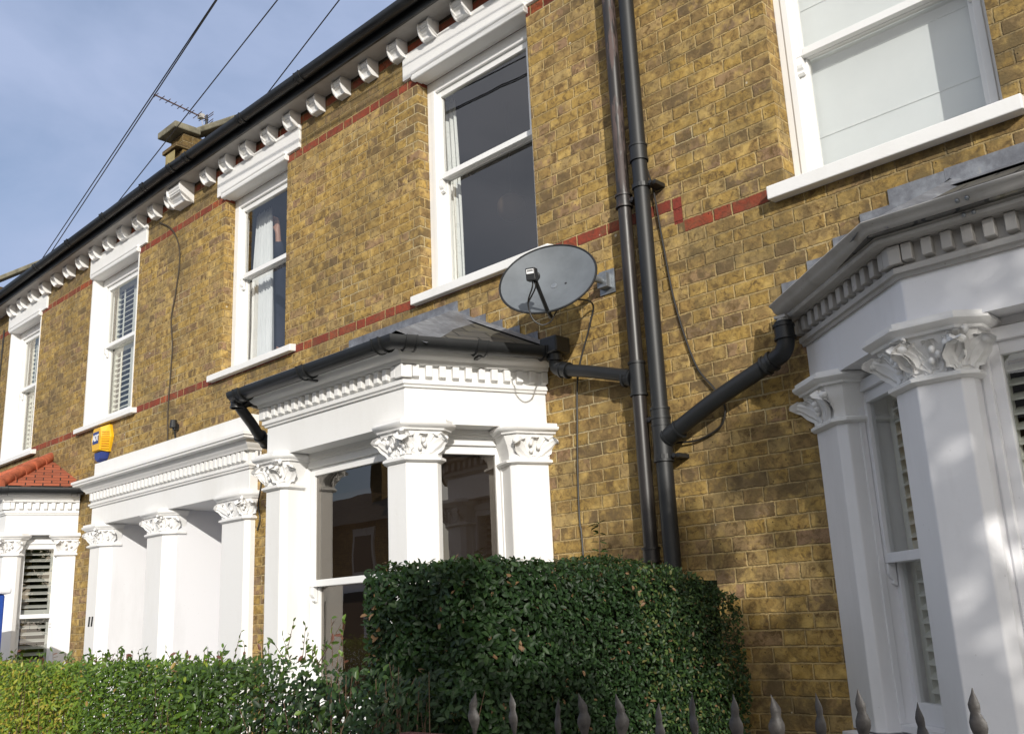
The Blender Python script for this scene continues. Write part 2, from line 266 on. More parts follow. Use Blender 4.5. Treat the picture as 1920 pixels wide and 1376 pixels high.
# ------------------------------------------------------------------ mesh helpers
class MB:
    def __init__(s): s.v = []; s.f = []; s.mi = []; s.uv = None
    def add(s, vs, fs, mi=0):
        o = len(s.v); s.v += [tuple(p) for p in vs]; s.f += [tuple(i+o for i in f) for f in fs]; s.mi += [mi]*len(fs); return s
    def box(s, x0, x1, y0, y1, z0, z1, mi=0):
        vs = [(x, y, z) for z in (z0, z1) for y in (y0, y1) for x in (x0, x1)]
        return s.add(vs, [(0, 2, 3, 1), (4, 5, 7, 6), (0, 1, 5, 4), (2, 6, 7, 3), (0, 4, 6, 2), (1, 3, 7, 5)], mi)
    def fbox(s, fr, a0, a1, o0, o1, z0, z1, mi=0):          # box in a wall frame: along, outward, up
        vs = [fr.p(a, o, z) for z in (z0, z1) for o in (o1, o0) for a in (a0, a1)]
        return s.add(vs, [(0, 2, 3, 1), (4, 5, 7, 6), (0, 1, 5, 4), (2, 6, 7, 3), (0, 4, 6, 2), (1, 3, 7, 5)], mi)
    def prism(s, pts, z0, z1, mi=0):
        n = len(pts); a = sum(pts[i][0]*pts[(i+1) % n][1]-pts[(i+1) % n][0]*pts[i][1] for i in range(n))
        if a < 0: pts = pts[::-1]
        vs = [(p[0], p[1], z0) for p in pts]+[(p[0], p[1], z1) for p in pts]
        fs = [(i, (i+1) % n, n+(i+1) % n, n+i) for i in range(n)] + [tuple(range(n))[::-1], tuple(range(n, 2*n))]
        return s.add(vs, fs, mi)
    def tube(s, pts, r, n=10, mi=0, caps=True):
        pts = [Vector(p) for p in pts]; rs = r if isinstance(r, (list, tuple)) else [r]*len(pts); rings = []; prev = None
        for i, p in enumerate(pts):
            d = (pts[min(i+1, len(pts)-1)]-pts[max(i-1, 0)]).normalized()
            if prev is None:
                a = Vector((0, 0, 1)) if abs(d.z) < .9 else Vector((1, 0, 0)); u = d.cross(a).normalized()
            else: u = (prev - d*prev.dot(d)).normalized()
            w = d.cross(u); prev = u
            rings.append([p+(u*math.cos(t)+w*math.sin(t))*rs[i] for t in [2*math.pi*j/n for j in range(n)]])
        vs = [q for rg in rings for q in rg]; fs = []
        for i in range(len(pts)-1):
            for j in range(n): fs.append((i*n+j, i*n+(j+1) % n, (i+1)*n+(j+1) % n, (i+1)*n+j))
        if caps: fs += [tuple(range(n))[::-1], tuple(range((len(pts)-1)*n, len(pts)*n))]
        return s.add(vs, fs, mi)
    def sweep(s, path, prof, closed=True, mi=0):
        """sweep profile [(outward, z)] along an XY polyline with mitres; outward = right-hand side of travel"""
        pts = [Vector(p) for p in path]; m = len(prof); vs = []
        for i, p in enumerate(pts):
            d0 = (pts[i]-pts[i-1]).normalized() if i else (pts[1]-pts[0]).normalized()
            d1 = (pts[i+1]-pts[i]).normalized() if i < len(pts)-1 else d0
            n0 = Vector((d0.y, -d0.x)); n1 = Vector((d1.y, -d1.x)); b = n0+n1; b = b/(b.dot(n0)) if b.length > 1e-6 else n0
            for o, z in prof: q = p+b*o; vs.append((q.x, q.y, z))
        fs = []
        for i in range(len(pts)-1):
            for j in range(m if closed else m-1): fs.append((i*m+j, i*m+(j+1) % m, (i+1)*m+(j+1) % m, (i+1)*m+j))
        if closed: fs += [tuple(range(m))[::-1], tuple(range((len(pts)-1)*m, len(pts)*m))]
        return s.add(vs, fs, mi)
    def ball(s, c, r, n=8, k=6, sc=(1, 1, 1), mi=0):
        c = Vector(c); vs = [c+Vector((0, 0, r*sc[2]))]
        for i in range(1, k):
            a = math.pi*i/k
            for j in range(n):
                b = 2*math.pi*j/n; vs.append(c+Vector((r*sc[0]*math.sin(a)*math.cos(b), r*sc[1]*math.sin(a)*math.sin(b), r*sc[2]*math.cos(a))))
        vs.append(c-Vector((0, 0, r*sc[2]))); fs = [(0, 1+j, 1+(j+1) % n) for j in range(n)]
        for i in range(k-2):
            for j in range(n): fs.append((1+i*n+j, 1+(i+1)*n+j, 1+(i+1)*n+(j+1) % n, 1+i*n+(j+1) % n))
        e = len(vs)-1; fs += [(e, 1+(k-2)*n+(j+1) % n, 1+(k-2)*n+j) for j in range(n)]
        return s.add(vs, fs, mi)
    def build(s, name, mats, parent=None, smooth=False, bevel=0, origin=None, uvf=None, fix=False):
        if not isinstance(mats, (list, tuple)): mats = [mats]
        me = bpy.data.meshes.new(name); o = Vector(origin) if origin is not None else Vector((0, 0, 0))
        me.from_pydata([tuple(Vector(v)-o) for v in s.v], [], s.f)
        for m in mats: me.materials.append(m)
        if len(mats) > 1: me.polygons.foreach_set('material_index', s.mi)
        if fix:
            bm = bmesh.new(); bm.from_mesh(me); bmesh.ops.recalc_face_normals(bm, faces=bm.faces); bm.to_mesh(me); bm.free()
        if smooth:
            me.polygons.foreach_set('use_smooth', [True]*len(me.polygons))
            try: me.set_sharp_from_angle(angle=R_(40))
            except Exception: pass
        if uvf:
            uv = me.uv_layers.new(name='uv')
            for l in me.loops: uv.data[l.index].uv = uvf(me.vertices[l.vertex_index].co+o)
        ob = bpy.data.objects.new(name, me); C.objects.link(ob)
        if bevel:
            b = ob.modifiers.new('bevel', 'BEVEL'); b.width = bevel; b.segments = 2; b.limit_method = 'ANGLE'; b.angle_limit = R_(35); b.harden_normals = False
        place(ob, parent, o); return ob
def root_loc(p):
    l = Vector((0, 0, 0))
    while p is not None: l += p.location; p = p.parent
    return l
def place(ob, parent, o=(0, 0, 0)):
    ob.parent = parent; ob.location = Vector(o) - root_loc(parent)
def tag(o, label, cat, group=None, kind=None):
    o['label'] = label; o['category'] = cat
    if group: o['group'] = group
    if kind: o['kind'] = kind
    return o
def thing(name, loc, label, cat, group=None):
    e = bpy.data.objects.new(name, None); C.objects.link(e); e.location = loc; e.empty_display_size = .2
    return tag(e, label, cat, group)
class Fr:
    """a wall frame: origin on the wall line, direction along it, outward normal"""
    def __init__(s, a, b):
        s.a = Vector(a); d = Vector(b)-s.a; s.L = d.length; s.d = d.normalized(); s.n = Vector((s.d.y, -s.d.x))
    def p(s, a, o, z): q = s.a+s.d*a+s.n*o; return (q.x, q.y, z)
    def q(s, a, o): q = s.a+s.d*a+s.n*o; return (q.x, q.y)
def rect_wall(mb, x0, x1, z0, z1, y0, y1, holes, mi=0):
    """brick skin with openings, front at y0, back at y1, with reveals"""
    xs = sorted({x0, x1, *[h[0] for h in holes], *[h[1] for h in holes]}); zs = sorted({z0, z1, *[h[2] for h in holes], *[h[3] for h in holes]})
    hole = lambda i, j: (i < 0 or j < 0 or i >= len(xs)-1 or j >= len(zs)-1) or any(h[0]-1e-6 <= xs[i] and xs[i+1] <= h[1]+1e-6 and h[2]-1e-6 <= zs[j] and zs[j+1] <= h[3]+1e-6 for h in holes)
    for i in range(len(xs)-1):
        for j in range(len(zs)-1):
            if hole(i, j): continue
            a, b, c, d = xs[i], xs[i+1], zs[j], zs[j+1]
            mb.add([(a, y0, c), (b, y0, c), (b, y0, d), (a, y0, d)], [(0, 1, 2, 3)], mi); mb.add([(a, y1, c), (b, y1, c), (b, y1, d), (a, y1, d)], [(3, 2, 1, 0)], mi)
            if hole(i-1, j): mb.add([(a, y0, c), (a, y0, d), (a, y1, d), (a, y1, c)], [(0, 1, 2, 3)], mi)
            if hole(i+1, j): mb.add([(b, y0, c), (b, y1, c), (b, y1, d), (b, y0, d)], [(0, 1, 2, 3)], mi)
            if hole(i, j-1): mb.add([(a, y0, c), (a, y1, c), (b, y1, c), (b, y0, c)], [(0, 1, 2, 3)], mi)
            if hole(i, j+1): mb.add([(a, y0, d), (b, y0, d), (b, y1, d), (a, y1, d)], [(0, 1, 2, 3)], mi)

def curve_pts(ctrl, n=6):
    """Catmull-Rom through control points"""
    P = [Vector(c) for c in ctrl]; P = [P[0]*2-P[1]]+P+[P[-1]*2-P[-2]]; out = []
    for i in range(1, len(P)-2):
        for k in range(n):
            t = k/n; a, b, c, d = P[i-1:i+3]
            out.append(.5*((2*b)+(c-a)*t+(2*a-5*b+4*c-d)*t*t+(-a+3*b-3*c+d)*t**3))
    out.append(P[-2]); return out

# ------------------------------------------------------------------ carved capitals
def leaf_sheet(mb, base, axis, N, w, curl, n=9, m=6, lobes=3.5, fold=.45):
    """a carved leaf: rises along axis, folds along its rib and rolls outward at the tip"""
    base = Vector(base); axis = Vector(axis); h = axis.length; A = axis.normalized(); N = Vector(N).normalized(); W = A.cross(N).normalized(); vs = []
    for i in range(n):
        t = i/(n-1); wid = w*(math.sin(math.pi*min(1, .16+.80*t))**.7)*(1+.16*math.cos(t*2*math.pi*lobes))
        out = .012+curl*(t**2.2); al = h*(t-.22*max(0, t-.7)**1.2)
        if t > .82: out += curl*.25*(t-.82)/.18; al -= h*.16*((t-.82)/.18)**2
        for j in range(m+1):
            s = -1+2*j/m; vs.append(base+A*al+N*(out-abs(s)*wid*fold+.004*math.cos(j*3.1416))+W*(s*wid))
    fs = [(i*(m+1)+j, i*(m+1)+j+1, (i+1)*(m+1)+j+1, (i+1)*(m+1)+j) for i in range(n-1) for j in range(m)]
    b = [v-N*.016 for v in vs]; k = len(vs)
    mb.add(vs+b, fs+[tuple(q+k for q in f)[::-1] for f in fs] + [(j, j+k, j+1+k, j+1) for j in range(m)] + [((n-1)*(m+1)+j, (n-1)*(m+1)+j+1, (n-1)*(m+1)+j+1+k, (n-1)*(m+1)+j+k) for j in range(m)])
def capital(parent, path, z0, z1, faces, flare=.07, seed=1, style=0):
    """bell + astragal + moulded abacus swept round the pilaster, leaves and fruit on each face (pairs of path indices)"""
    rr = random.Random(seed); mb = MB(); H = z1-z0
    mb.sweep(path, [(-.02, z0), (.012, z0+.002), (.026, z0+.012), (.026, z0+.024), (.012, z0+.033), (-.02, z0+.036)])
    zt = z1-.062
    mb.sweep(path, [(-.03, z0+.03), (.004, z0+.03), (.006, z0+.07), (.016, z0+.11), (flare*.55, zt), (flare*.55, zt+.01), (-.03, zt+.01)])
    mb.sweep(path, [(-.03, zt+.002), (flare*.75, zt+.002), (flare*.8, zt+.012), (flare*1.0, zt+.02), (flare*1.12, zt+.032), (flare*1.12, zt+.042), (flare*.95, zt+.045), (flare*.95, z1), (-.03, z1)])
    P = [Vector(p) for p in path]
    for (i, j) in faces:
        a, b = P[i], P[j]; d = (b-a).normalized(); n = Vector((d.y, -d.x)); Lf = (b-a).length; mid = (a+b)/2
        N3 = Vector((n.x, n.y, 0)); D3 = Vector((d.x, d.y, 0)); hh = zt-z0-.04
        ext = flare*.7
        for sgn in (-1, 1):
            base = Vector((mid.x, mid.y, z0+.045))+D3*(sgn*.012)
            dx = Lf/2+ext-.02
            leaf_sheet(mb, base, D3*(sgn*dx)+Vector((0, 0, hh*.80)), N3, .046+.008*rr.random(), flare*.95, fold=.28)
            tip = base+D3*(sgn*(dx-.012))+Vector((0, 0, hh*.68))+N3*(flare*.72)
            mb.ball(tip-Vector((0, 0, .006)), .019, 9, 6, (1.15, 1, .85))
            leaf_sheet(mb, base+D3*(sgn*.004), D3*(sgn*dx*.55)+Vector((0, 0, hh*.93)), N3, .034, flare*.5, lobes=2.5, fold=.3)
        if Lf > .1:
            leaf_sheet(mb, Vector((mid.x, mid.y, z0+.05)), Vector((0, 0, hh*.95)), N3, .040, flare*.6, fold=.3)
            for q in range(3 if style == 0 else 2):
                mb.ball(Vector((mid.x, mid.y, z0+.078+.02*q))+D3*rr.uniform(-.03, .03)+N3*(.028+.008*q), .013, 8, 5, (1, 1, 1.25))
    # fruit cluster and corner leaf at each mitre between two decorated faces
    for (i, j) in faces:
        for (k, l) in faces:
            if j == k:
                p = P[j]; d0 = (P[j]-P[i]).normalized(); d1 = (P[l]-P[k]).normalized(); nn = Vector((d0.y+d1.y, -d0.x-d1.x)).normalized(); N3 = Vector((nn.x, nn.y, 0))
                leaf_sheet(mb, Vector((p.x, p.y, z0+.045)), Vector((0, 0, (zt-z0)*.85)), N3, .046, flare*.9, fold=.3)
                for q in range(5):
                    mb.ball(Vector((p.x, p.y, z0+.09+.02*q))+N3*(.028+.007*q)+Vector((-nn.y, nn.x, 0))*rr.uniform(-.035, .035), rr.uniform(.010, .016), 8, 5, (1, 1, 1.3))
    return mb.build('capital', M['carved'], parent, smooth=True, fix=True)

# ------------------------------------------------------------------ sash windows
def sash(parent, fr, a0, a1, z0, z1, zm, dep, nested=True, glass='glass', bw=.075, head=.06, mat='gloss', horn=True, sw=.05):
    """double-hung sash in an opening of a wall frame; returns the object that carries its pieces"""
    f = MB(); f.fbox(fr, a0, a0+bw, -dep-.11, -dep, z0, z1); f.fbox(fr, a1-bw, a1, -dep-.11, -dep, z0, z1)
    f.fbox(fr, a0+bw, a1-bw, -dep-.11, -dep, z1-head, z1); f.fbox(fr, a0+bw, a1-bw, -dep-.11, -dep+.004, z0, z0+.03)
    f.fbox(fr, a0+bw*.62, a0+bw+.012, -dep-.02, -dep+.008, z0+.03, z1-head+.006); f.fbox(fr, a1-bw-.012, a1-bw*.62, -dep-.02, -dep+.008, z0+.03, z1-head+.006)
    iu = (a0+bw, a1-bw)
    def one(mb, o1, o0, za, zb, bot, top):
        mb.fbox(fr, iu[0], iu[0]+sw, o0, o1, za, zb); mb.fbox(fr, iu[1]-sw, iu[1], o0, o1, za, zb)
        mb.fbox(fr, iu[0]+sw, iu[1]-sw, o0, o1, za, za+bot); mb.fbox(fr, iu[0]+sw, iu[1]-sw, o0, o1, zb-top, zb)
    par = parent
    if nested:
        par = f.build('sash_window', M[mat], parent, bevel=.004)
        up_, lo = MB(), MB()
    else: up_ = lo = f
    one(up_, -dep-.022, -dep-.060, zm-.02, z1-head, .042, .05); one(lo, -dep-.064, -dep-.102, z0+.03, zm+.022, .085, .042)
    if horn:
        for a in (iu[0], iu[1]-sw*.8):
            q = [(0, 0), (.036, 0), (.036, -.045), (.030, -.06), (.018, -.072), (.022, -.085), (.010, -.095), (0, -.095)]
            vs = [fr.p(a+w, -dep-.060+o, zm-.02+z) for w in (0, sw*.8) for o, z in q]; n = len(q)
            up_.add(vs, [(i, (i+1) % n, n+(i+1) % n, n+i) for i in range(n)]+[tuple(range(n))[::-1], tuple(range(n, 2*n))])
    if nested:
        up_.build('upper_sash', M[mat], par, bevel=.003, fix=True); lo.build('lower_sash', M[mat], par, bevel=.003)
    else: f.build('sash_frame', M[mat], par, bevel=.003, fix=True)
    for (za, zb, o) in ((zm+.022, z1-head-.05, -dep-.041), (z0+.115, zm-.02, -dep-.083)):
        p = MB(); p.add([fr.p(iu[0]+sw-.004, o, za-.004), fr.p(iu[1]-sw+.004, o, za-.004), fr.p(iu[1]-sw+.004, o, zb+.004), fr.p(iu[0]+sw-.004, o, zb+.004)], [(0, 1, 2, 3)])
        p.build('pane', M[glass], par)
    return par
def shutters(parent, fr, a0, a1, z0, z1, o, leaves=2, pitch=.062, tilt=60, mat='shutter', rail=None, midbar=False):
    w = (a1-a0)/leaves; mb = MB()
    for i in range(leaves):
        b0, b1 = a0+i*w+.003, a0+(i+1)*w-.003; st = .045
        segs = [(z0, z1)] if rail is None else [(z0, rail), (rail, z1)]
        mb.fbox(fr, b0, b0+st, o-.028, o, z0, z1); mb.fbox(fr, b1-st, b1, o-.028, o, z0, z1)
        for za, zb in segs:
            mb.fbox(fr, b0+st, b1-st, o-.026, o-.002, za, za+.07); mb.fbox(fr, b0+st, b1-st, o-.026, o-.002, zb-.06, zb)
            z = za+.07+pitch*.5; t = R_(tilt); hw = .030
            while z < zb-.06-pitch*.3:
                dy, dz = hw*math.cos(t), hw*math.sin(t); th = .004
                vs = [fr.p(a, o-.014+sy*dy, z-sy*dz+q*th) for a in (b0+st, b1-st) for sy, q in ((1, -1), (1, 1), (-1, 1), (-1, -1))]
                mb.add(vs, [(0, 1, 2, 3), (7, 6, 5, 4), (0, 4, 5, 1), (1, 5, 6, 2), (2, 6, 7, 3), (3, 7, 4, 0)]); z += pitch
            if midbar: mb.fbox(fr, (b0+b1)/2-.008, (b0+b1)/2+.008, o+.012, o+.022, za+.09, zb-.08)
    return mb.build('shutter', M[mat], parent, fix=True)
def sill(parent, x0, x1, zt, zb, proj=.06, dep=.12, mat='white'):
    mb = MB(); mb.add([(x0, -proj, zb), (x1, -proj, zb), (x1, -proj, zt-.008), (x0, -proj, zt-.008), (x0, -.002, zt), (x1, -.002, zt), (x0, -.002, zb+.004), (x1, -.002, zb+.004), (x0+.06, dep, zt+.004), (x1-.06, dep, zt+.004), (x0+.06, dep, zb+.01), (x1-.06, dep, zb+.01), (x0+.06, -.002, zt), (x1-.06, -.002, zt)],
        [(0, 1, 2, 3), (3, 2, 5, 4), (0, 3, 4, 6), (1, 7, 5, 2), (0, 6, 7, 1), (12, 13, 9, 8)])
    return mb.build('sill', M[mat], parent, bevel=.006)
def lintel(parent, lx0, lx1, wx0, wx1, zb, zt, zh, depth=.10, mat='white'):
    zh = zb-.052
    """flat rendered lintel with dropped moulded head over the opening"""
    mb = MB(); mb.box(lx0, lx1, -.022, .05, zb, zt)
    fr = Fr((wx0, 0), (wx1, 0)); Lw = wx1-wx0
    mb.box(wx0+.001, wx1-.001, -.020, .09, zh+.03, zb+.02)
    mb.sweep([(wx0-.02, 0), (wx1+.02, 0)], [(-.05, zh), (.030, zh), (.040, zh+.006), (.046, zh+.030), (.034, zh+.036), (.034, zh+.048), (.044, zh+.054), (.046, zh+.070), (.034, zh+.074), (.0, zh+.078), (-.05, zh+.078)])
    mb.box(wx0+.001, wx1-.001, .0, depth, zh+.006, zh+.05)
    return mb.build('lintel', M[mat], parent, bevel=.004)

# ------------------------------------------------------------------ dentils, gutters
def dentils(mb, fr, s0, s1, z0, z1, o0, o1, pitch, w, bev=.25):
    n = max(2, int(round((s1-s0)/pitch))); p = (s1-s0-w)/(n-1) if n > 1 else 0
    for i in range(n):
        a = s0+i*p+random.uniform(-.001, .001); e = w*bev*.4
        vs = [fr.p(a, o0, z1), fr.p(a+w, o0, z1), fr.p(a+w, o0, z0), fr.p(a, o0, z0), fr.p(a, o1, z1), fr.p(a+w, o1, z1), fr.p(a+w, o1, z0+e), fr.p(a, o1, z0+e)]
        mb.add(vs, [(4, 7, 6, 5), (0, 4, 5, 1), (1, 5, 6, 2), (2, 6, 7, 3), (3, 7, 4, 0)])
def gutter_prof(r, t=.004, c=0, zc=0):
    P = [(c-r, zc+.012)]+[(c-r*math.cos(a), zc-r*math.sin(a)) for a in [math.pi*k/12 for k in range(13)]]+[(c+r, zc+.012), (c+r-t, zc+.012)]
    P += [(c+(r-t)*math.cos(a), zc-(r-t)*math.sin(a)) for a in [math.pi*k/12 for k in range(13)]]+[(c-r+t, zc+.012)]
    return P

# ------------------------------------------------------------------ bay windows
def offset_path(path, o):
    pts = [Vector(p) for p in path]; out = []
    for i, p in enumerate(pts):
        d0 = (pts[i]-pts[i-1]).normalized() if i else (pts[1]-pts[0]).normalized(); d1 = (pts[i+1]-pts[i]).normalized() if i < len(pts)-1 else d0
        n0 = Vector((d0.y, -d0.x)); n1 = Vector((d1.y, -d1.x)); b = n0+n1; b = b/b.dot(n0); q = p+b*o; out.append((q.x, q.y))
    return out
def bay(house, P, dz, ztop_wall, wallx_apex, cfg):
    """P: wall-left, corner-left, corner-right, wall-right in plan"""
    mat = M[cfg.get('mat', 'white')]
    segs = [Fr(P[i], P[i+1]) for i in range(3)]
    w, ch, dep = cfg.get('w', .165), .035, cfg.get('dep', .165)
    # body: frieze band, panel below the sills
    b = MB(); b.sweep(P, [(0, 2.70+dz), (0, 2.975+dz), (-.30, 2.975+dz), (-.30, 2.70+dz)])
    bw = b.build('bay_window', mat, house, bevel=.006)
    b = MB(); b.sweep(P, [(0, 0), (0, 1.0), (-.2, 1.0), (-.2, 0)]); b.build('panel', mat, bw)
    c = MB()   # sills and string mould
    c.sweep(P, [(.0, 1.002), (.05, 1.002), (.055, 1.03), (.05, 1.06), (-.29, 1.075), (-.29, 1.002)])
    c.build('sill', mat, bw)
    c = MB()
    c.sweep(P, [(.0, 2.905+dz), (.014, 2.905+dz), (.018, 2.918+dz), (.030, 2.922+dz), (.030, 2.945+dz), (.012, 2.950+dz), (.012, 3.032+dz), (.050, 3.034+dz), (.056, 3.045+dz), (.058, 3.055+dz), (.075, 3.062+dz), (.095, 3.078+dz), (.105, 3.096+dz), (.112, 3.098+dz), (.112, 3.115+dz), (0, 3.118+dz), (-.1, 3.118+dz), (-.1, 2.905+dz)])
    c.build('cornice', M[cfg.get('trim', cfg.get('mat', 'white'))], bw, smooth=True)
    d = MB()
    for k, s in enumerate(segs):
        dentils(d, s, .034 if k else .0, s.L-(.034 if k < 2 else 0), 2.958+dz, 3.030+dz, .012, .046, .0755, .040)
    for q in (P[1], P[2]):   # larger block on each mitre
        i = 1 if q is P[1] else 2; a = Vector(q); fa, fb = segs[i-1], segs[i]
        pts = [fa.q(fa.L-.03, .012), fa.q(fa.L-.03, .048)]; bb = (fa.n+fb.n); bb = bb/bb.dot(fa.n); t = a+bb*.048; pts.append((t.x, t.y)); pts += [fb.q(.03, .048), fb.q(.03, .012)]
        d.prism(pts, 2.955+dz, 3.030+dz)
    d.build('dentil_course', M[cfg.get('trim', cfg.get('mat', 'white'))], bw, bevel=.003, fix=True)
    # pilasters and capitals
    zc0, zc1 = 2.475+dz, 2.712+dz
    def col(path, faces, seed, inner):
        m = MB(); pl = [Vector(p) for p in path]+[Vector(inner)]; m.prism([(p.x, p.y) for p in pl], 1.07, zc0+.01)
        m.build('pilaster', mat, bw, bevel=.005); capital(bw, path, zc0, zc1, faces, cfg.get('flare', .075), seed)
    F, Lc, Rc = segs[1], segs[0], segs[2]
    # wall end, left
    col([Lc.q(0, 0), Lc.q(w+.06, 0), Lc.q(w+.06+ch, -ch), Lc.q(w+.06+ch, -.26)], [(0, 1)], 3, Lc.q(0, -.2))
    pth = [Lc.q(Lc.L-w-ch, -.26), Lc.q(Lc.L-w-ch, -ch), Lc.q(Lc.L-w, 0), P[1], F.q(w, 0), F.q(w+ch, -ch), F.q(w+ch, -.26)]; i1 = (Vector(pth[0])+Vector(pth[-1]))/2
    col(pth, [(2, 3), (3, 4), (4, 5)], 5, (i1.x, i1.y))
    pth = [F.q(F.L-w-ch, -.26), F.q(F.L-w-ch, -ch), F.q(F.L-w, 0), P[2], Rc.q(w+.02, 0), Rc.q(w+.02+ch, -ch), Rc.q(w+.02+ch, -.26)]; i1 = (Vector(pth[0])+Vector(pth[-1]))/2
    col(pth, [(2, 3), (3, 4)], 8, (i1.x, i1.y))
    e = w+.04
    col([Rc.q(Rc.L-e-ch, -.26), Rc.q(Rc.L-e-ch, -ch), Rc.q(Rc.L-e, 0), Rc.q(Rc.L-.004, 0), Rc.q(Rc.L-.004, -.02)], [(2, 3)], 9, Rc.q(Rc.L-.004, -.2))
    # windows
    lim = [(Lc, w+.06+ch-.02, Lc.L-w-ch+.02), (F, w+ch-.02, F.L-w-ch+.02), (Rc, w+.02+ch-.02, Rc.L-e-ch+.02)]
    for k, (fr, a0, a1) in enumerate(lim):
        sash(bw, fr, a0, a1, 1.075, 2.66+dz, 1.872+dz+cfg.get('mr', 0), dep, nested=False, glass=cfg.get('glass', 'glass_bay'), bw=.045 if k == 1 else .014, sw=.05 if k == 1 else .036, head=.05, horn=True, mat=cfg.get('joinery', 'gloss'))
        if cfg.get('shutters'):
            sh = cfg['shutters']; shutters(bw, fr, a0+.03-(.10 if k == 2 else 0), a1-.03+(.10 if k == 0 else 0), 1.09, 2.62+dz, -dep-.13, leaves=1 if k != 1 else 3, tilt=sh.get('tilt', 40), mat=sh.get('mat', 'shutter'), rail=1.872+dz, pitch=sh.get('pitch', .068))
        h = MB(); h.fbox(fr, a0-.02, a1+.02, -.27, -.150, 2.655+dz, 2.702+dz); h.fbox(fr, a0-.02, a1+.02, -.168, -.140, 2.672+dz, 2.701+dz)
        # stopped chamfer on the frieze edge over each window
        A0, A1 = a0+.05, a1-.05
        h.add([fr.p(A0, .003, 2.698+dz), fr.p(A1, .003, 2.698+dz), fr.p(A1-.05, .003, 2.728+dz), fr.p(A0+.05, .003, 2.728+dz), fr.p(A0, -.03, 2.6985+dz), fr.p(A1, -.03, 2.6985+dz), fr.p(A1-.05, -.004, 2.728+dz), fr.p(A0+.05, -.004, 2.728+dz)], [(3, 2, 1, 0), (0, 1, 5, 4)])
        h.build('window_head', mat, bw)
    # roof: slates from eaves up to a short top edge on the wall
    fs_ = cfg.get('fstep', 0); ez = 3.165+dz+cfg.get('ez', 0); ep = offset_path(P, .13); xl, xr = wallx_apex; zt = ztop_wall
    E = [Vector((ep[0][0], 0, ez)), Vector((ep[1][0], ep[1][1], ez)), Vector((ep[2][0], ep[2][1], ez)), Vector((ep[3][0], 0, ez))]
    T = [Vector((xl, -.004, zt)), Vector((xr, -.004, zt))]
    r = MB(); polys = [(E[0], E[1], T[0]), (E[1], E[2], T[1], T[0]), (E[2], E[3], T[1])]
    for pl in polys: r.add(pl, [tuple(range(len(pl)))])
    r.add([v-Vector((0, 0, .03)) for v in E], [(3, 2, 1, 0)])
    dirs = [(E[1]-E[0]).normalized(), (E[2]-E[1]).normalized(), (E[3]-E[2]).normalized()]
    ob = r.build('bay_roof', M[cfg.get('roofmat', 'slate')], bw)
    uv = ob.data.uv_layers.new(name='uv')
    for p in ob.data.polygons:
        k = min(p.index, 2); o = E[k]; dd = dirs[k]; n = p.normal; upv = (n.cross(dd)).normalized(); upv = upv if upv.z > 0 else -upv
        for li in p.loop_indices:
            co = ob.data.vertices[ob.data.loops[li].vertex_index].co + ob.location + root_loc(bw) - o; uv.data[li].uv = (co.dot(dd), co.dot(upv))
    ob.modifiers.new('thickness', 'SOLIDIFY').thickness = .012
    hip = MB(); lead = cfg.get('roofmat', 'slate') == 'slate'
    for e_, t_ in ((E[1], T[0]), (E[2], T[1])):
        if lead:     # wide lead sheet dressed over the hip
            dn = (t_-e_).normalized(); side = dn.cross(Vector((0, 0, 1))).normalized(); o = Vector((0, 0, .014))
            vs = []
            for t in [i/6 for i in range(7)]:
                p = e_.lerp(t_, t); wv = cfg.get('hipw', .18)*(1+.1*math.sin(t*9))
                vs += [p+o-side*wv-Vector((0, 0, wv*.42)), p+o-side*.03+Vector((0, 0, .004)), p+o+Vector((0, 0, .018)), p+o+side*.03+Vector((0, 0, .004)), p+o+side*wv-Vector((0, 0, wv*.42))]
            hip.add(vs, [(i*5+j, i*5+j+1, (i+1)*5+j+1, (i+1)*5+j) for i in range(6) for j in range(4)])
        else:
            n = 5
            for i in range(n): hip.tube([e_.lerp(t_, i/n)+Vector((0, 0, .01)), e_.lerp(t_, (i+1.08)/n)+Vector((0, 0, .02))], [.070, .058], 12)
    hip.build('hip', M['lead'] if lead else M['clay_ridge'], bw, smooth=True)
    if lead:   # flashing: stepped up the raking edges, straight along the top
        fl = MB(); st = .0755
        fl.box(xl-.03, xr+.03, -.012, -.001, zt-.02, zt+.085); fl.add([(xl-.03, -.012, zt+.01), (xr+.03, -.012, zt+.01), (xr+.02, -.13, zt-.05), (xl-.02, -.13, zt-.05)], [(0, 1, 2, 3)])
        for e_, t_ in ((E[0], T[0]), (E[3], T[1])):
            n = max(2, int((t_.z-e_.z)/st)+1); sg = 1 if e_.x > t_.x else -1
            for i in range(n):
                a, b2 = i/n, (i+1)/n; xa, xb = t_.x+(e_.x-t_.x)*a, t_.x+(e_.x-t_.x)*b2; za, zb = t_.z+(e_.z-t_.z)*a, t_.z+(e_.z-t_.z)*b2
                zk = 3.76+math.floor((max(za, zb)+.060+fs_-3.76)/st)*st+.004
                lo_, hi_ = (xa, xb) if sg > 0 else (xb, xa); zl, zr = (za, zb) if sg > 0 else (zb, za)
                fl.add([(lo_, -.010, zl-.02), (hi_, -.010, zr-.02), (hi_, -.010, zk), (lo_, -.010, zk), (lo_, -.0015, zk), (hi_, -.0015, zk)], [(0, 1, 2, 3), (3, 2, 5, 4)])
            # turned-out apron rolling onto the slates
            q = [Vector((t_.x, -.012, t_.z+.02)), Vector((e_.x, -.012, e_.z+.02))]; s2 = Vector((0, -.075, -.012))
            vs = []
            for i in range(9):
                p = q[0].lerp(q[1], i/8); vs += [p, p+s2*.5+Vector((0, 0, .006)), p+s2+Vector((0, -.004*math.sin(i*2.1), -.012))]
            fl.add(vs, [(i*3+j, i*3+j+1, (i+1)*3+j+1, (i+1)*3+j) for i in range(8) for j in range(2)])
        fl.build('flashing', M['lead'], bw, fix=True)
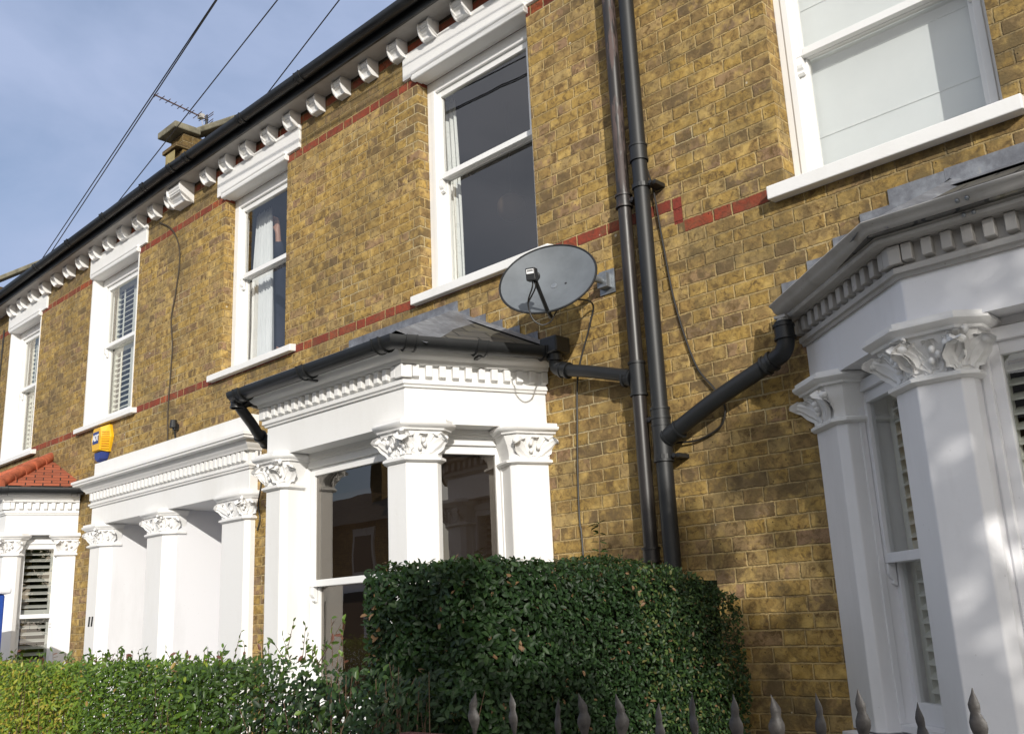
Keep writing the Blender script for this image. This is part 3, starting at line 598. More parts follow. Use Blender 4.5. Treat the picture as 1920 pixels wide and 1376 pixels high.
    # gutter
    gz = 3.135+dz+cfg.get('gz', 0)
    if cfg.get('gutter', 'half') == 'half':
        gm = MB(); gr = .056; c0 = .172; ext = cfg.get('gext', (0.0, 0.0))
        gp = offset_path(P, c0); gp = [Vector(p) for p in gp]; gp[0] = Vector((gp[0].x, -.03)); gp[3] = Vector((gp[3].x, -.03))
        gp = [tuple(p) for p in gp]
        gm.sweep(gp, gutter_prof(gr, zc=gz)); ob = gm.build('gutter', M['black_plastic'], bw, smooth=True)
        un_ = MB()
        for i in range(3):
            f2 = Fr(gp[i], gp[i+1]); spots = [.09, f2.L-.09] + ([f2.L*.5] if f2.L > 1 else [])
            for a in spots:
                p0, p1 = f2.q(a-.028, 0), f2.q(a+.028, 0); un_.sweep([p0, p1], gutter_prof(gr+.008, .012, zc=gz+.001))
                un_.sweep([f2.q(a-.034, 0), f2.q(a-.026, 0)], gutter_prof(gr+.013, .013, zc=gz+.001)); un_.sweep([f2.q(a+.026, 0), f2.q(a+.034, 0)], gutter_prof(gr+.013, .013, zc=gz+.001))
            if f2.L > 1:
                un_.fbox(f2, f2.L*.5-.012, f2.L*.5+.012, -.07, 0, gz-.072, gz-.060)
        un_.build('gutter_union', M['black_plastic'], bw, smooth=True)
        fb = MB(); fb.sweep(P, [(.0, 3.119+dz), (.10, 3.119+dz), (.10, 3.15+dz), (0, 3.15+dz)]); fb.build('fascia', M['trimdark'] if 'trimdark' in M else M['grey_trim'], bw)
    else:
        gm = MB(); z = 3.036+dz
        gm.sweep(P, [(.050, z), (.080, z-.002), (.094, z+.002), (.100, z+.012), (.098, z+.022), (.112, z+.027), (.130, z+.034), (.143, z+.048), (.150, z+.064), (.160, z+.070), (.164, z+.078), (.160, z+.083), (.146, z+.080), (.132, z+.046), (.10, z+.034), (.07, z+.07), (.05, z+.07)])
        gm.build('gutter', M['grey_trim'], bw, smooth=True)
        rv = MB(); f2 = Fr(*offset_path(P, 0)[1:3])
        for a in (.30, .335, f2.L-.35):
            for zz, oo in ((z+.054, .147), (z+.012, .100)): rv.ball(f2.p(a, oo, zz), .009, 8, 5)
        rv.build('gutter_bolt', M['galv'], bw, smooth=True)
    return bw

# ================================================================== SETTING
def flat(name, x0, x1, y0, y1, z, mat, kind='structure', bevel=0):
    m = MB(); m.box(x0, x1, y0, y1, z-.2, z); o = m.build(name, mat); o['kind'] = kind; return o
flat('ground', -400, 400, -400, 400, -.16, M['soil'])
flat('road', -200, 200, -12.2, -5.1, -.12, M['asphalt'])
flat('pavement', -200, 200, -4.98, -2.46, .0, M['paving'])
flat('far_pavement', -200, 200, -14.6, -12.32, .0, M['paving'])
for y in (-5.1, -12.32): flat('kerb', -200, 200, y, y+.12, .003, M['kerb'])
flat('front_garden', -60, 12, -2.3, -.0, -.02, M['paving'])

# ================================================================== HOUSES
BX = [-12.97+.3577*i for i in range(46)]
def drop(x): return max(0, -9.0-x)*.019
def shell(name, x0, x1, brick, label, holes, group='terraced houses'):
    h = thing(name, ((x0+x1)/2, 1.5, 0), label, 'house', group)
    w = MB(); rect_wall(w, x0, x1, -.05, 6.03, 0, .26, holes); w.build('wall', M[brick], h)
    r = MB(); ix0, ix1 = x0+.12, x1-.12
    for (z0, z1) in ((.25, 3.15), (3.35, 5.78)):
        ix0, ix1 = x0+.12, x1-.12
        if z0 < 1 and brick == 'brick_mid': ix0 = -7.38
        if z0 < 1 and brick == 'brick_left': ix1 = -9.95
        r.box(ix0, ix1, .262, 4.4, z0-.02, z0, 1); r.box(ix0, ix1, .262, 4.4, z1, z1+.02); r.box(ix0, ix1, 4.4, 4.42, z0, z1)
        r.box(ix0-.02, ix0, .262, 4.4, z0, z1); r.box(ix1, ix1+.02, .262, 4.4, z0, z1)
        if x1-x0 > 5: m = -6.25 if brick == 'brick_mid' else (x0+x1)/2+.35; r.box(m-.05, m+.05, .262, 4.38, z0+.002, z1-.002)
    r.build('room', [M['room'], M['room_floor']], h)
    rf = MB(); rf.add([(x0, -.22, 5.97), (x1, -.22, 5.97), (x1, 4.0, 8.9), (x0, 4.0, 8.9), (x0, 8.3, 5.955), (x1, 8.3, 5.955), (x1, -.18, 5.955), (x0, -.18, 5.955)], [(0, 1, 2, 3), (3, 2, 5, 4)])
    rf.build('roof', M['slate'], h, uvf=lambda c: (c.x, c.y*1.2))
    bk = MB(); bk.box(x0, x1, 8.0, 8.2, 0, 6); bk.box(x0, x0+.1, .262, 8.0, 2.8, 6); bk.box(x1-.1, x1, .262, 8.0, 2.8, 6); bk.box(x0, x0+.1, 1.5, 8.0, 0, 2.8); bk.box(x1-.1, x1, 1.5, 8.0, 0, 2.8); bk.build('back_wall', M['brick_plain'], h)
    return h
def eaves(h, x0, x1, zf=lambda x: 0.0, skip=None):
    s = MB(); za, zb = 5.90-zf(x0), 5.90-zf(x1)
    def slab(y0, y1, lo, hi, mi=0):
        s.add([(x0, y0, za+lo), (x1, y0, zb+lo), (x1, y1, zb+lo), (x0, y1, za+lo), (x0, y0, za+hi), (x1, y0, zb+hi), (x1, y1, zb+hi), (x0, y1, za+hi)], [(3, 2, 1, 0), (4, 5, 6, 7), (0, 1, 5, 4), (2, 3, 7, 6), (1, 2, 6, 5), (3, 0, 4, 7)], mi)
    slab(-.185, -.002, 0, .016); s.build('soffit', M['grey_trim'], h)
    s = MB(); slab(-.205, -.186, -.012, .10); s.build('fascia', M['black_plastic'], h)
    gm = MB(); pr = gutter_prof(.050); n = len(pr)
    vs = [(x0, -.256-o, za+.090+z) for o, z in pr]+[(x1, -.256-o, zb+.090+z) for o, z in pr]
    gm.add(vs, [(j, n+j, n+(j+1) % n, (j+1) % n) for j in range(n)]+[tuple(range(n)), tuple(range(n, 2*n))[::-1]]); gm.build('gutter', M['black_plastic'], h, smooth=True, fix=True)
    for i, x in enumerate(BX):
        if x0+.1 < x < x1-.1 and abs(x+8.45) > .22:
            ob = BR.copy() if BR.get('used') else BR
            if ob is not BR: C.objects.link(ob)
            BR['used'] = 1; ob.parent = h; ob.location = Vector((x+random.uniform(-.004, .004), -.001, 5.899-zf(x)))-root_loc(h)
def console(w, k=1.0):
    body = [(0, 0), (.085, 0), (.100, -.010), (.108, -.028), (.106, -.046), (.096, -.060), (.099, -.062), (.099, -.070), (.089, -.072), (.089, -.079), (.094, -.081), (.094, -.089), (.084, -.091), (.074, -.102), (.066, -.118), (.062, -.136), (.064, -.154), (.060, -.164), (0, -.166)]
    cheek = [(0, 0), (.102, 0), (.114, -.020), (.115, -.050), (.108, -.092), (.094, -.132), (.070, -.164), (.056, -.171), (0, -.171)]
    body = [(o*.98, z*.80) for o, z in body]; cheek = [(o*.98, z*.80) for o, z in cheek]
    m = MB(); t = .011*k
    for pr, x0, x1 in ((body, -w/2+t, w/2-t), (cheek, -w/2, -w/2+t), (cheek, w/2-t, w/2)):
        n = len(pr); vs = [(x*1.0, -o*k, z*k) for x in (x0, x1) for o, z in pr]; m.add(vs, [(j, (j+1) % n, n+(j+1) % n, n+j) for j in range(n)]+[tuple(range(n))[::-1], tuple(range(n, 2*n))])
    return m
BR = console(.122).build('eave_bracket', M['carved'], None, bevel=.004, fix=True)

WIN_A, WIN_B, WIN_C, WIN_D, WIN_R = (-4.945, -3.82, 3.80, 5.53), (-7.70, -6.67, 3.80, 5.53), (-10.57, -9.455, 3.82, 5.53), (-13.06, -12.09, 3.79, 5.49), (-2.125, -1.065, 3.655, 5.30)
HR = shell('terraced_house', -2.75, 3.3, 'brick_right', 'yellow brick house with grey shaded bay and white blind upstairs', [WIN_R, (-1.9, .6, .3, 2.6)])
HM = shell('terraced_house', -8.45, -2.75, 'brick_mid', 'yellow brick house with white slate-roofed bay window below the satellite dish', [WIN_A, WIN_B, (-5.8, -3.95, .3, 2.75), (-8.44, -7.45, .1, 2.72)])
HL = shell('terraced_house', -14.15, -8.45, 'brick_left', 'yellow brick house number 11 with slatted shutters upstairs and red tiled bay roof', [WIN_C, WIN_D, (-12.5, -10.75, .3, 2.7), (-9.83, -8.72, .1, 2.72)])
eaves(HR, -2.75, 3.3); eaves(HM, -8.45, -2.752); eaves(HL, -14.15, -8.452, drop)
big = console(.27, 1.45); big.build('party_wall_bracket', M['carved'], HM, bevel=.008, origin=None, fix=True).location += Vector((-8.45, 0, 5.898))
gu = MB()
for x, hh in [(-11.62, HL), (-10.68, HL), (-9.77, HL), (-8.84, HL)]+[(v, HM) for v in (-8.28, -7.97, -7.0, -6.09, -4.12)]:
    gu = MB(); z = 5.990-drop(x) if hh is HL else 5.990
    gu.sweep([(x-.03, -.256), (x+.03, -.256)], gutter_prof(.056, .010, zc=z)); gu.sweep([(x-.036, -.256), (x-.026, -.256)], gutter_prof(.061, .012, zc=z)); gu.sweep([(x+.026, -.256), (x+.036, -.256)], gutter_prof(.061, .012, zc=z))
    gu.build('gutter_union', M['black_plastic'], hh, smooth=True)
for xc, hh, dz in ((-8.45, HM, 0), (-14.15, HL, .0)):       # parapet kneeler and raking coping on each party wall
    m = MB(); m.box(xc-.13, xc+.13, -.14, .9, 6.05+dz, 6.42+dz); m.box(xc-.15, xc+.15, -.22, .9, 6.24+dz, 6.285+dz)
    m.add([(xc-.12, .0, 6.3), (xc+.12, .0, 6.3), (xc+.12, 4.0, 9.15), (xc-.12, 4.0, 9.15), (xc-.12, .0, 5.9), (xc+.12, .0, 5.9), (xc+.12, 4, 8.8), (xc-.12, 4, 8.8)], [(0, 1, 2, 3), (1, 5, 6, 2), (0, 3, 7, 4), (4, 7, 6, 5), (2, 6, 7, 3), (0, 4, 5, 1)])
    pw = m.build('parapet', M['brick_plain'], hh, bevel=.01)
    c = MB(); c.box(xc-.185, xc+.185, -.26, .02, 6.42+dz, 6.49+dz); c.add([(xc-.17, -.02, 6.43+dz), (xc+.17, -.02, 6.43+dz), (xc+.17, 4.0, 9.27+dz), (xc-.17, 4.0, 9.27+dz), (xc-.17, -.02, 6.50+dz), (xc+.17, -.02, 6.50+dz), (xc+.17, 4.0, 9.34+dz), (xc-.17, 4.0, 9.34+dz)], [(3, 2, 1, 0), (4, 5, 6, 7), (0, 1, 5, 4), (2, 3, 7, 6), (1, 2, 6, 5), (3, 0, 4, 7)])
    c.build('coping', M['concrete'], pw, bevel=.012)
    y = MB(); y.box(xc+.131, xc+.137, -.10, .35, 6.03, 6.22); y.box(xc-.09, xc+.09, -.207, -.201, 6.0, 6.22); y.build('render_patch', M['yellow_render'], pw)
for hh, xc in ((HR, .4), (HM, -5.6), (HL, -11.3)):          # chimney stacks on the ridge
    m = MB(); m.box(xc-.5, xc+.5, 3.6, 4.5, 8.2, 10.1); st = m.build('chimney', M['brick_plain'], hh)
    for k in range(3):
        p = MB(); p.tube([(xc-.3+.3*k, 4.05, 10.1), (xc-.3+.3*k, 4.05, 10.5)], [.12, .10], 14); p.build('chimney_pot', M['clay_ridge'], st, smooth=True)

# upper windows
def upper(h, W, lint, sl, zm, reveal=None, horn=True, dep=.10, dzh=0, bw=.075):
    x0, x1, z0, z1 = W; fr = Fr((x0, 0), (x1, 0))
    sw_ = sash(h, fr, 0, x1-x0, z0+.02, z1, zm, dep, horn=horn, bw=bw, head=.095)
    sill(sw_, *sl); lintel(sw_, lint[0], lint[1], x0, x1, 5.575+dzh, 5.79+dzh, 5.45+dzh)
    if reveal:
        m = MB(); m.box(x0-.006, x0+.012, -.006, dep+.01, z0+.01, z1); m.box(x1-.012, x1+.006, -.006, dep+.01, z0+.01, z1); m.box(x0-.03, x0+.0, -.008, .01, z0+.01, 5.53+dzh)
        m.build('painted_reveal', M[reveal], sw_)
    return sw_
sA = upper(HM, WIN_A, (-5.085, -3.665), (-5.0, -3.69, 3.835, 3.765), 4.745)
sB = upper(HM, WIN_B, (-7.83, -6.465), (-7.84, -6.507, 3.84, 3.775), 4.745)
sC = upper(HL, WIN_C, (-10.66, -9.275), (-10.73, -9.325, 3.825, 3.765), 4.73, 'white', bw=.08)
sD = upper(HL, WIN_D, (-13.17, -11.90), (-13.2, -11.92, 3.79, 3.73), 4.71, 'white', dzh=-.04, bw=.08)
fr = Fr((WIN_R[0], 0), (WIN_R[1], 0)); sR = sash(HR, fr, 0, WIN_R[1]-WIN_R[0], 3.67, 5.30, 4.44, .125, bw=.07)
sill(sR, -2.19, -.975, 3.672, 3.592, .075); lintel(sR, -2.25, -.94, WIN_R[0], WIN_R[1], 5.40, 5.62, 5.28)
for W, zc in ((WIN_C, 4.73), (WIN_D, 4.71)):
    fr = Fr((W[0], 0), (W[1], 0)); shutters(sC if W is WIN_C else sD, fr, .09, W[1]-W[0]-.09, W[2]+.05, W[3]-.07, -.235, leaves=2, pitch=.058, tilt=38, rail=zc, mat='shutter', midbar=True)

# ------------------------------------------------------------------ bays
bay(HM, [(-5.95, 0), (-5.60, -.815), (-4.169, -.815), (-3.823, 0)], 0, 3.61, (-5.75, -4.60), {'fstep': -.025})
bay(HR, [(-2.117, 0), (-1.382, -.629), (.10, -.629), (.83, 0)], -.09, 3.385, (-1.32, .06), {'fstep': .085, 'ez': -.075, 'hipw': .085,  'mat': 'grey_render', 'trim': 'grey_trim', 'gutter': 'ogee', 'dep': .10, 'joinery': 'grey_render', 'shutters': {'tilt': 30, 'mat': 'shutter', 'pitch': .056}, 'flare': .085, 'glass': 'glass', 'gz': .03, 'mr': .0})
bay(HL, [(-12.70, 0), (-12.44, -.64), (-10.83, -.64), (-10.572, 0)], -.03, 3.60, (-11.8, -11.45), {'roofmat': 'clay', 'dep': .10, 'glass': 'glass', 'shutters': {'tilt': 25, 'mat': 'shutter_grey'}, 'ez': .03, 'gz': .02, 'w': .115})

# ------------------------------------------------------------------ paired porch
def porch(h):
    path = [(-10.06, 0), (-10.06, -.08), (-7.035, -.08), (-7.035, 0)]
    m = MB(); m.sweep(path, [(0, 2.70), (0, 3.345), (-.07, 3.345), (-.07, 2.70)])
    m.add([(-9.90, -.078, 2.702), (-7.2, -.078, 2.702), (-7.2, .26, 2.702), (-9.90, .26, 2.702)], [(3, 2, 1, 0)])
    po = m.build('porch', M['white'], h, bevel=.006)
    c = MB(); c.sweep(path, [(.0, 2.885), (.016, 2.888), (.018, 2.904), (.030, 2.908), (.030, 2.926), (.012, 2.930), (.012, 3.034), (.052, 3.036), (.058, 3.052), (.066, 3.058), (.088, 3.082), (.098, 3.108), (.150, 3.112), (.152, 3.128), (.165, 3.134), (.165, 3.158), (.0, 3.172), (-.03, 3.172), (-.03, 2.885)])
    c.build('cornice', M['white'], po, smooth=True)
    d = MB(); dentils(d, Fr(path[1], path[2]), .03, 2.995, 2.950, 3.030, .012, .046, .0745, .042); dentils(d, Fr(path[2], path[3]), .03, .08, 2.950, 3.030, .012, .046, .06, .035)
    d.build('dentil_course', M['white'], po, bevel=.003, fix=True)
    z0, z1 = 2.475, 2.71
    for k, (a, b2, wl, wr) in enumerate(((-10.05, -9.825, None, 1), (-8.798, -8.503, 1, 1), (-7.451, -7.10, 1, None))):
        if wl: L_ = [(a-.083, .012), (a, -.08)]
        else: L_ = [(a, 0), (a, -.08)]
        Rr = [(b2, -.08), (b2+.09, .02), (b2+.09, .1)] if wr else [(b2, -.08), (b2+.035, -.045), (b2+.035, 0)]
        if wr: Rr = [(b2, -.08), (b2+.083, .012), (b2+.083, .1)]
        path2 = L_+Rr; m = MB(); m.prism(path2+[(b2+(.083 if wr else .035), .12), (a-(.083 if wl else 0), .12)], 0, z0+.01); m.build('pilaster', M['white'], po, bevel=.005)
        capital(po, path2, z0, z1, [(1, 2), (2, 3)], .062, 20+k, 1)
    r = MB()
    for (a, b2) in ((-9.735, -8.89), (-8.412, -7.545)):
        r.box(a-.03, a, .02, 1.35, 0, 2.74); r.box(b2, b2+.03, .02, 1.35, 0, 2.74); r.box(a, b2, .26, 1.35, 2.70, 2.74); r.box(a-.03, b2+.03, 1.35, 1.40, 0, 2.74)
    r.build('recess', M['grey_render'], po)
    for i, (a, b2) in enumerate(((-9.735, -8.89), (-8.412, -7.545))):
        d = MB(); d.box(a+.02, b2-.02, 1.31, 1.348, .1, 2.1)
        for zz in ((.25, 1.0), (1.12, 1.9)):
            for xx in (0, 1): x = a+.1+xx*.36; d.box(x, x+.28, 1.295, 1.312, *zz)
        d.build('door', M['bright_blue' if i else 'black'], po, bevel=.004)
    t = bpy.data.curves.new('numerals', 'FONT'); t.body = '11'; t.size = .125; t.extrude = .004; t.space_character = 1.05; t.shear = .15; t.offset = .004
    to = bpy.data.objects.new('tmp', t); C.objects.link(to); dg = bpy.context.evaluated_depsgraph_get(); me = bpy.data.meshes.new_from_object(to.evaluated_get(dg)); bpy.data.objects.remove(to)
    n = bpy.data.objects.new('house_number', me); C.objects.link(n); me.materials.clear(); me.materials.append(M['black'])
    me.transform(Matrix.Translation((-9.985, -.084, 1.715)) @ Matrix.Rotation(R_(90), 4, 'X')); place(n, po)
porch(HL)

# ================================================================== THINGS ON THE WALLS
def sock(m, p0, p1, r, lip=.006):       # pipe socket with raised rims
    p0, p1 = Vector(p0), Vector(p1); d = (p1-p0).normalized()
    m.tube([p0, p1], r, 18); m.tube([p0, p0+d*.012], r+lip, 18); m.tube([p1-d*.012, p1], r+lip, 18)
# --- cast-iron pipe of the middle house
t = thing('drainpipe', (-3.07, 0, 0), 'black cast-iron drainpipe with flaking paint, just left of the smooth grey plastic one', 'drainpipe', 'drainpipes between the two houses')
px_, py_ = -3.07, -.085
m = MB(); m.tube([(px_, py_, 0), (px_, py_, 3.9), (px_, py_, 5.85)], .0385, 20); m.build('pipe', M['iron'], t, smooth=True)
for z in (3.89, 1.9, 5.75):
    m = MB(); sock(m, (px_, py_, z-.05), (px_, py_, z+.03), .045); m.build('collar', M['iron'], t, smooth=True)
for z in (3.87, 2.60):
    m = MB(); m.box(px_+.035, px_+.085, py_-.006, -.002, z-.012, z+.012); m.tube([(px_+.07, py_+.02, z), (px_+.07, py_-.02, z)], .012, 8); m.build('bracket', M['iron'], t)
m = MB(); sock(m, (px_, py_, 2.74), (px_, py_, 2.93), .044); sock(m, (px_-.035, py_-.0, 2.845), (px_-.09, py_, 2.855), .042); m.build('junction', M['grey_plastic'], t, smooth=True)
m = MB()      # branch coming across from the bay gutter
m.tube(curve_pts([(-3.645, -.10, 3.11), (-3.65, -.10, 3.05), (-3.635, -.10, 3.01), (-3.58, -.10, 2.99), (-3.40, -.098, 2.945), (-3.12, -.092, 2.862)], 5), .036, 18); m.build('branch_pipe', M['grey_plastic'], t, smooth=True)
m = MB(); sock(m, (-3.645, -.10, 3.13), (-3.647, -.10, 3.06), .043); sock(m, (-3.60, -.10, 2.998), (-3.545, -.10, 2.98), .043); m.build('elbow', M['black_plastic'], t, smooth=True)
m = MB(); m.box(-3.71, -3.58, -.16, -.03, 3.10, 3.20); m.tube([(-3.645, -.10, 3.14), (-3.645, -.10, 3.19)], .052, 16); m.build('gutter_outlet', M['black_plastic'], t, bevel=.01)
# --- plastic pipe
t2 = thing('drainpipe', (-2.94, 0, 0), 'smooth dark grey plastic drainpipe with a long sloping branch from the right-hand bay', 'drainpipe', 'drainpipes between the two houses')
qx, qy = -2.938, -.09
m = MB(); m.tube([(qx, qy, 0), (qx, qy, 3), (qx, qy, 5.85)], .0445, 22); m.build('pipe', M['grey_plastic'], t2, smooth=True)
for z in (4.15, 2.62, 5.6): m = MB(); sock(m, (qx, qy, z-.07), (qx, qy, z+.03), .050, .004); m.build('collar', M['grey_plastic'], t2, smooth=True)
for z in (3.925, 2.385):
    m = MB(); m.tube([(qx, qy, z-.012), (qx, qy, z+.012)], .053, 18); m.box(qx+.04, qx+.10, qy-.004, -.002, z-.011, z+.011); m.tube([(qx+.075, qy-.022, z), (qx+.075, qy+.03, z)], .011, 8); m.build('bracket', M['black_plastic'], t2)
m = MB(); sock(m, (qx, qy, 2.36), (qx, qy, 2.60), .051, .004); sock(m, (qx+.03, qy, 2.485), (qx+.115, qy, 2.518), .049, .004); m.build('junction', M['grey_plastic'], t2, smooth=True)
m = MB(); m.tube(curve_pts([(qx+.05, qy, 2.493), (-2.60, -.10, 2.622), (-2.24, -.115, 2.752), (-2.175, -.118, 2.79), (-2.157, -.12, 2.84), (-2.160, -.12, 2.93)], 6), .0425, 20); m.build('branch_pipe', M['grey_plastic'], t2, smooth=True)
m = MB(); sock(m, (-2.157, -.12, 2.84), (-2.160, -.12, 2.915), .048); sock(m, (-2.235, -.115, 2.754), (-2.285, -.113, 2.736), .047); m.build('elbow', M['black_plastic'], t2, smooth=True)
m = MB(); m.tube([(-2.16, -.12, 2.90), (-2.16, -.12, 2.955)], .030, 14); m.box(-2.19, -2.13, -.15, -.08, 2.945, 2.958); m.build('gutter_outlet', M['grey_trim'], t2, smooth=True)
# --- short stub pipe at the left end of the white bay
t3 = thing('drainpipe', (-6.1, 0, 2.7), 'short black pipe leaning in from the gutter end left of the white bay', 'drainpipe')
m = MB(); m.tube(curve_pts([(-5.755, -.955, 3.12), (-5.775, -.925, 3.07), (-5.89, -.76, 2.99), (-6.0, -.60, 2.91), (-6.16, -.30, 2.82), (-6.2, -.08, 2.78), (-6.2, -.06, 2.4)], 6), .036, 18); m.build('pipe', M['black_plastic'], t3, smooth=True)
m = MB(); sock(m, (-5.975, -.64, 2.93), (-6.03, -.55, 2.895), .043); sock(m, (-5.755, -.955, 3.05), (-5.755, -.955, 3.12), .043); m.build('elbow', M['black_plastic'], t3, smooth=True)

# --- cables
def cable(pts, r, mat, label, group=None, n=7, name='wall_cable', cat='cable'):
    m = MB(); o = Vector(pts[0]); m.tube(curve_pts(pts, n), r, 7); ob = m.build(name, M[mat], None, smooth=True, origin=o); return tag(ob, label, cat, group)
cable([(-2.985, -.012, 5.85), (-2.975, -.012, 4.5), (-2.951, -.014, 4.12), (-2.900, -.03, 3.91), (-2.880, -.014, 3.61), (-2.835, -.012, 3.22), (-2.745, -.014, 2.87), (-2.648, -.018, 2.72), (-2.605, -.02, 2.655), (-2.585, -.022, 2.58), (-2.626, -.02, 2.504), (-2.76, -.018, 2.458), (-2.90, -.03, 2.461)], .0055, 'cable', 'thin dark cable curving right of the plastic pipe to a loop under its sloping branch')
cable([(-3.36, -.30, 3.33), (-3.38, -.05, 3.36), (-3.44, -.012, 3.24), (-3.548, -.012, 2.977), (-3.58, -.012, 2.663), (-3.60, -.012, 2.354), (-3.605, -.012, 2.111), (-3.595, -.012, 1.887), (-3.59, -.012, .3)], .0055, 'cable', 'thin black cable running straight down the bricks from the satellite dish')
cable([(-9.02, -.01, 5.72), (-8.80, -.012, 5.60), (-8.66, -.012, 5.475), (-8.56, -.012, 5.30), (-8.543, -.012, 5.099), (-8.60, -.012, 4.8), (-8.659, -.012, 4.577), (-8.61, -.012, 4.3), (-8.621, -.012, 4.029), (-8.64, -.012, 3.7), (-8.62, -.012, 3.35)], .007, 'brown_cable', 'brown cable wandering down the bricks between the shuttered window and the curtained window')
cable([(-13.35, -.012, 5.6), (-13.37, -.012, 5.0), (-13.42, -.012, 4.3), (-13.45, -.012, 3.4)], .010, 'cable', 'dark cable down the bricks at the far left edge beside the last window')
cable([(-6.40, -.09, 3.0), (-6.93, -.02, 2.96), (-6.955, -.02, 2.75), (-6.99, -.02, 2.6), (-6.97, -.015, 2.47), (-7.0, -.02, 2.38)], .006, 'cable', 'short black cable beside the right end of the porch cornice')

# --- satellite dish
dc = Vector((-3.381, -.42, 3.406)); az, el = R_(25.8), R_(25.4)
N_ = Vector((math.sin(az)*math.cos(el), -math.cos(az)*math.cos(el), math.sin(el))); Rv = Vector((math.cos(az), math.sin(az), 0)); Uv = N_.cross(Rv)*-1; Uv = Rv.cross(N_)*-1 if Uv.z < 0 else Uv
t = thing('satellite_dish', (-3.30, 0, 3.45), 'dark grey oval satellite dish with arm, on the bricks above the slate bay roof', 'satellite dish')
def dish_local(x, y, o): return dc+Rv*x+Uv*y+N_*o
a_, b_ = .279, .255; m = MB(); nr, na = 10, 56; vs = []
for side in (0, 1):
    for i in range(nr+1):
        for j in range(na):
            q = i/nr; th = 2*math.pi*j/na; vs.append(dish_local(a_*q*math.cos(th), b_*q*math.sin(th), .07*q*q-.035-side*.004))
K = (nr+1)*na; fs = []
for i in range(nr):
    for j in range(na): a, b, c, d = i*na+j, i*na+(j+1) % na, (i+1)*na+(j+1) % na, (i+1)*na+j; fs += [(a, b, c, d), (a+K, d+K, c+K, b+K)]
m.add(vs, fs); m.build('reflector', M['dish'], t, smooth=True)
m = MB(); rim = [dish_local(a_*math.cos(th), b_*math.sin(th), .031) for th in [2*math.pi*j/na for j in range(na+1)]]; m.tube(rim, .0065, 6, caps=False); m.build('rim', M['black_plastic'], t, smooth=True)
m = MB(); arm0 = dish_local(.02, -b_+.008, .03); lnb = dish_local(.0, -.185, .25)
m.tube([dish_local(.02, -b_+.02, -.03), arm0, arm0.lerp(lnb, .5), lnb-(lnb-arm0).normalized()*.04], [.013, .012, .0115, .012], 10); m.build('arm', M['black_plastic'], t, smooth=True)
fd = (dc-lnb).normalized(); m = MB(); m.tube([lnb+fd*.0, lnb+fd*.035], .022, 16); m.tube([lnb+fd*.03, lnb+fd*.05], .026, 16); fR = fd.cross(Vector((0, 0, 1))).normalized(); fU = fR.cross(fd)
def lb(x, y, o): return lnb+fR*x+fU*y-fd*o
q = [lb(x, y, o) for o in (-.005, .055) for x, y in ((-.026, -.034), (.026, -.034), (.026, .034), (-.026, .034))]; m.add(q, [(0, 1, 2, 3), (4, 7, 6, 5), (0, 4, 5, 1), (1, 5, 6, 2), (2, 6, 7, 3), (3, 7, 4, 0)])
ln = m.build('lnb', M['grey_plastic'], t, bevel=.005, fix=True)
m = MB(); q = [lb(x, y, .0565) for x, y in ((-.020, .002), (.020, .002), (.020, .026), (-.020, .026))]; m.add(q, [(0, 1, 2, 3)])
for y in (.020, .0155): m.add([lb(x, yy, .0572) for x, yy in ((-.016, y-.0015), (.016, y-.0015), (.016, y+.0015), (-.016, y+.0015))], [(0, 1, 2, 3)], 1)
m.build('label', [M['label_white'], M['black']], ln)
m = MB(); m.tube(curve_pts([lb(0, -.034, .02), lb(-.005, -.07, .03), dish_local(-.055, -.27, .14), dish_local(-.045, -.33, .08), dish_local(.0, -.36, .05), dish_local(.04, -.33, .03), dish_local(.045, -.27, .0), dish_local(.06, -.12, -.06), (-3.36, -.30, 3.33)], 6), .0042, 7)
m.tube(curve_pts([lb(.008, -.034, .02), lb(.01, -.07, .02), dish_local(-.052, -.265, .14)], 6), .0042, 7); m.build('cable', M['cable'], t, smooth=True)
m = MB(); m.tube([dish_local(.02, .0, -.03), dish_local(.03, .0, -.10), (-3.30, -.25, 3.47), (-3.29, -.03, 3.47)], .019, 12)
m.box(-3.345, -3.235, -.012, -.002, 3.40, 3.545); m.box(-3.325, -3.255, -.06, -.012, 3.43, 3.515); m.build('wall_mount', M['galv'], t, bevel=.004)
m = MB(); q = [dish_local(x, y, o) for o in (-.10, -.036) for x, y in ((-.07, -.09), (.09, -.09), (.09, .09), (-.07, .09))]; m.add(q, [(0, 3, 2, 1), (4, 5, 6, 7), (0, 1, 5, 4), (1, 2, 6, 5), (2, 3, 7, 6), (3, 0, 4, 7)]); m.build('bracket', M['black_plastic'], t, bevel=.006, fix=True)
m = MB()
for x, y in ((.09, .0), (.075, -.17)): m.tube([dish_local(x, y, -.034+.02*abs(y)*5), dish_local(x, y, -.026+.02*abs(y)*5)], .007, 8)
m.build('bolt', M['black'], t)

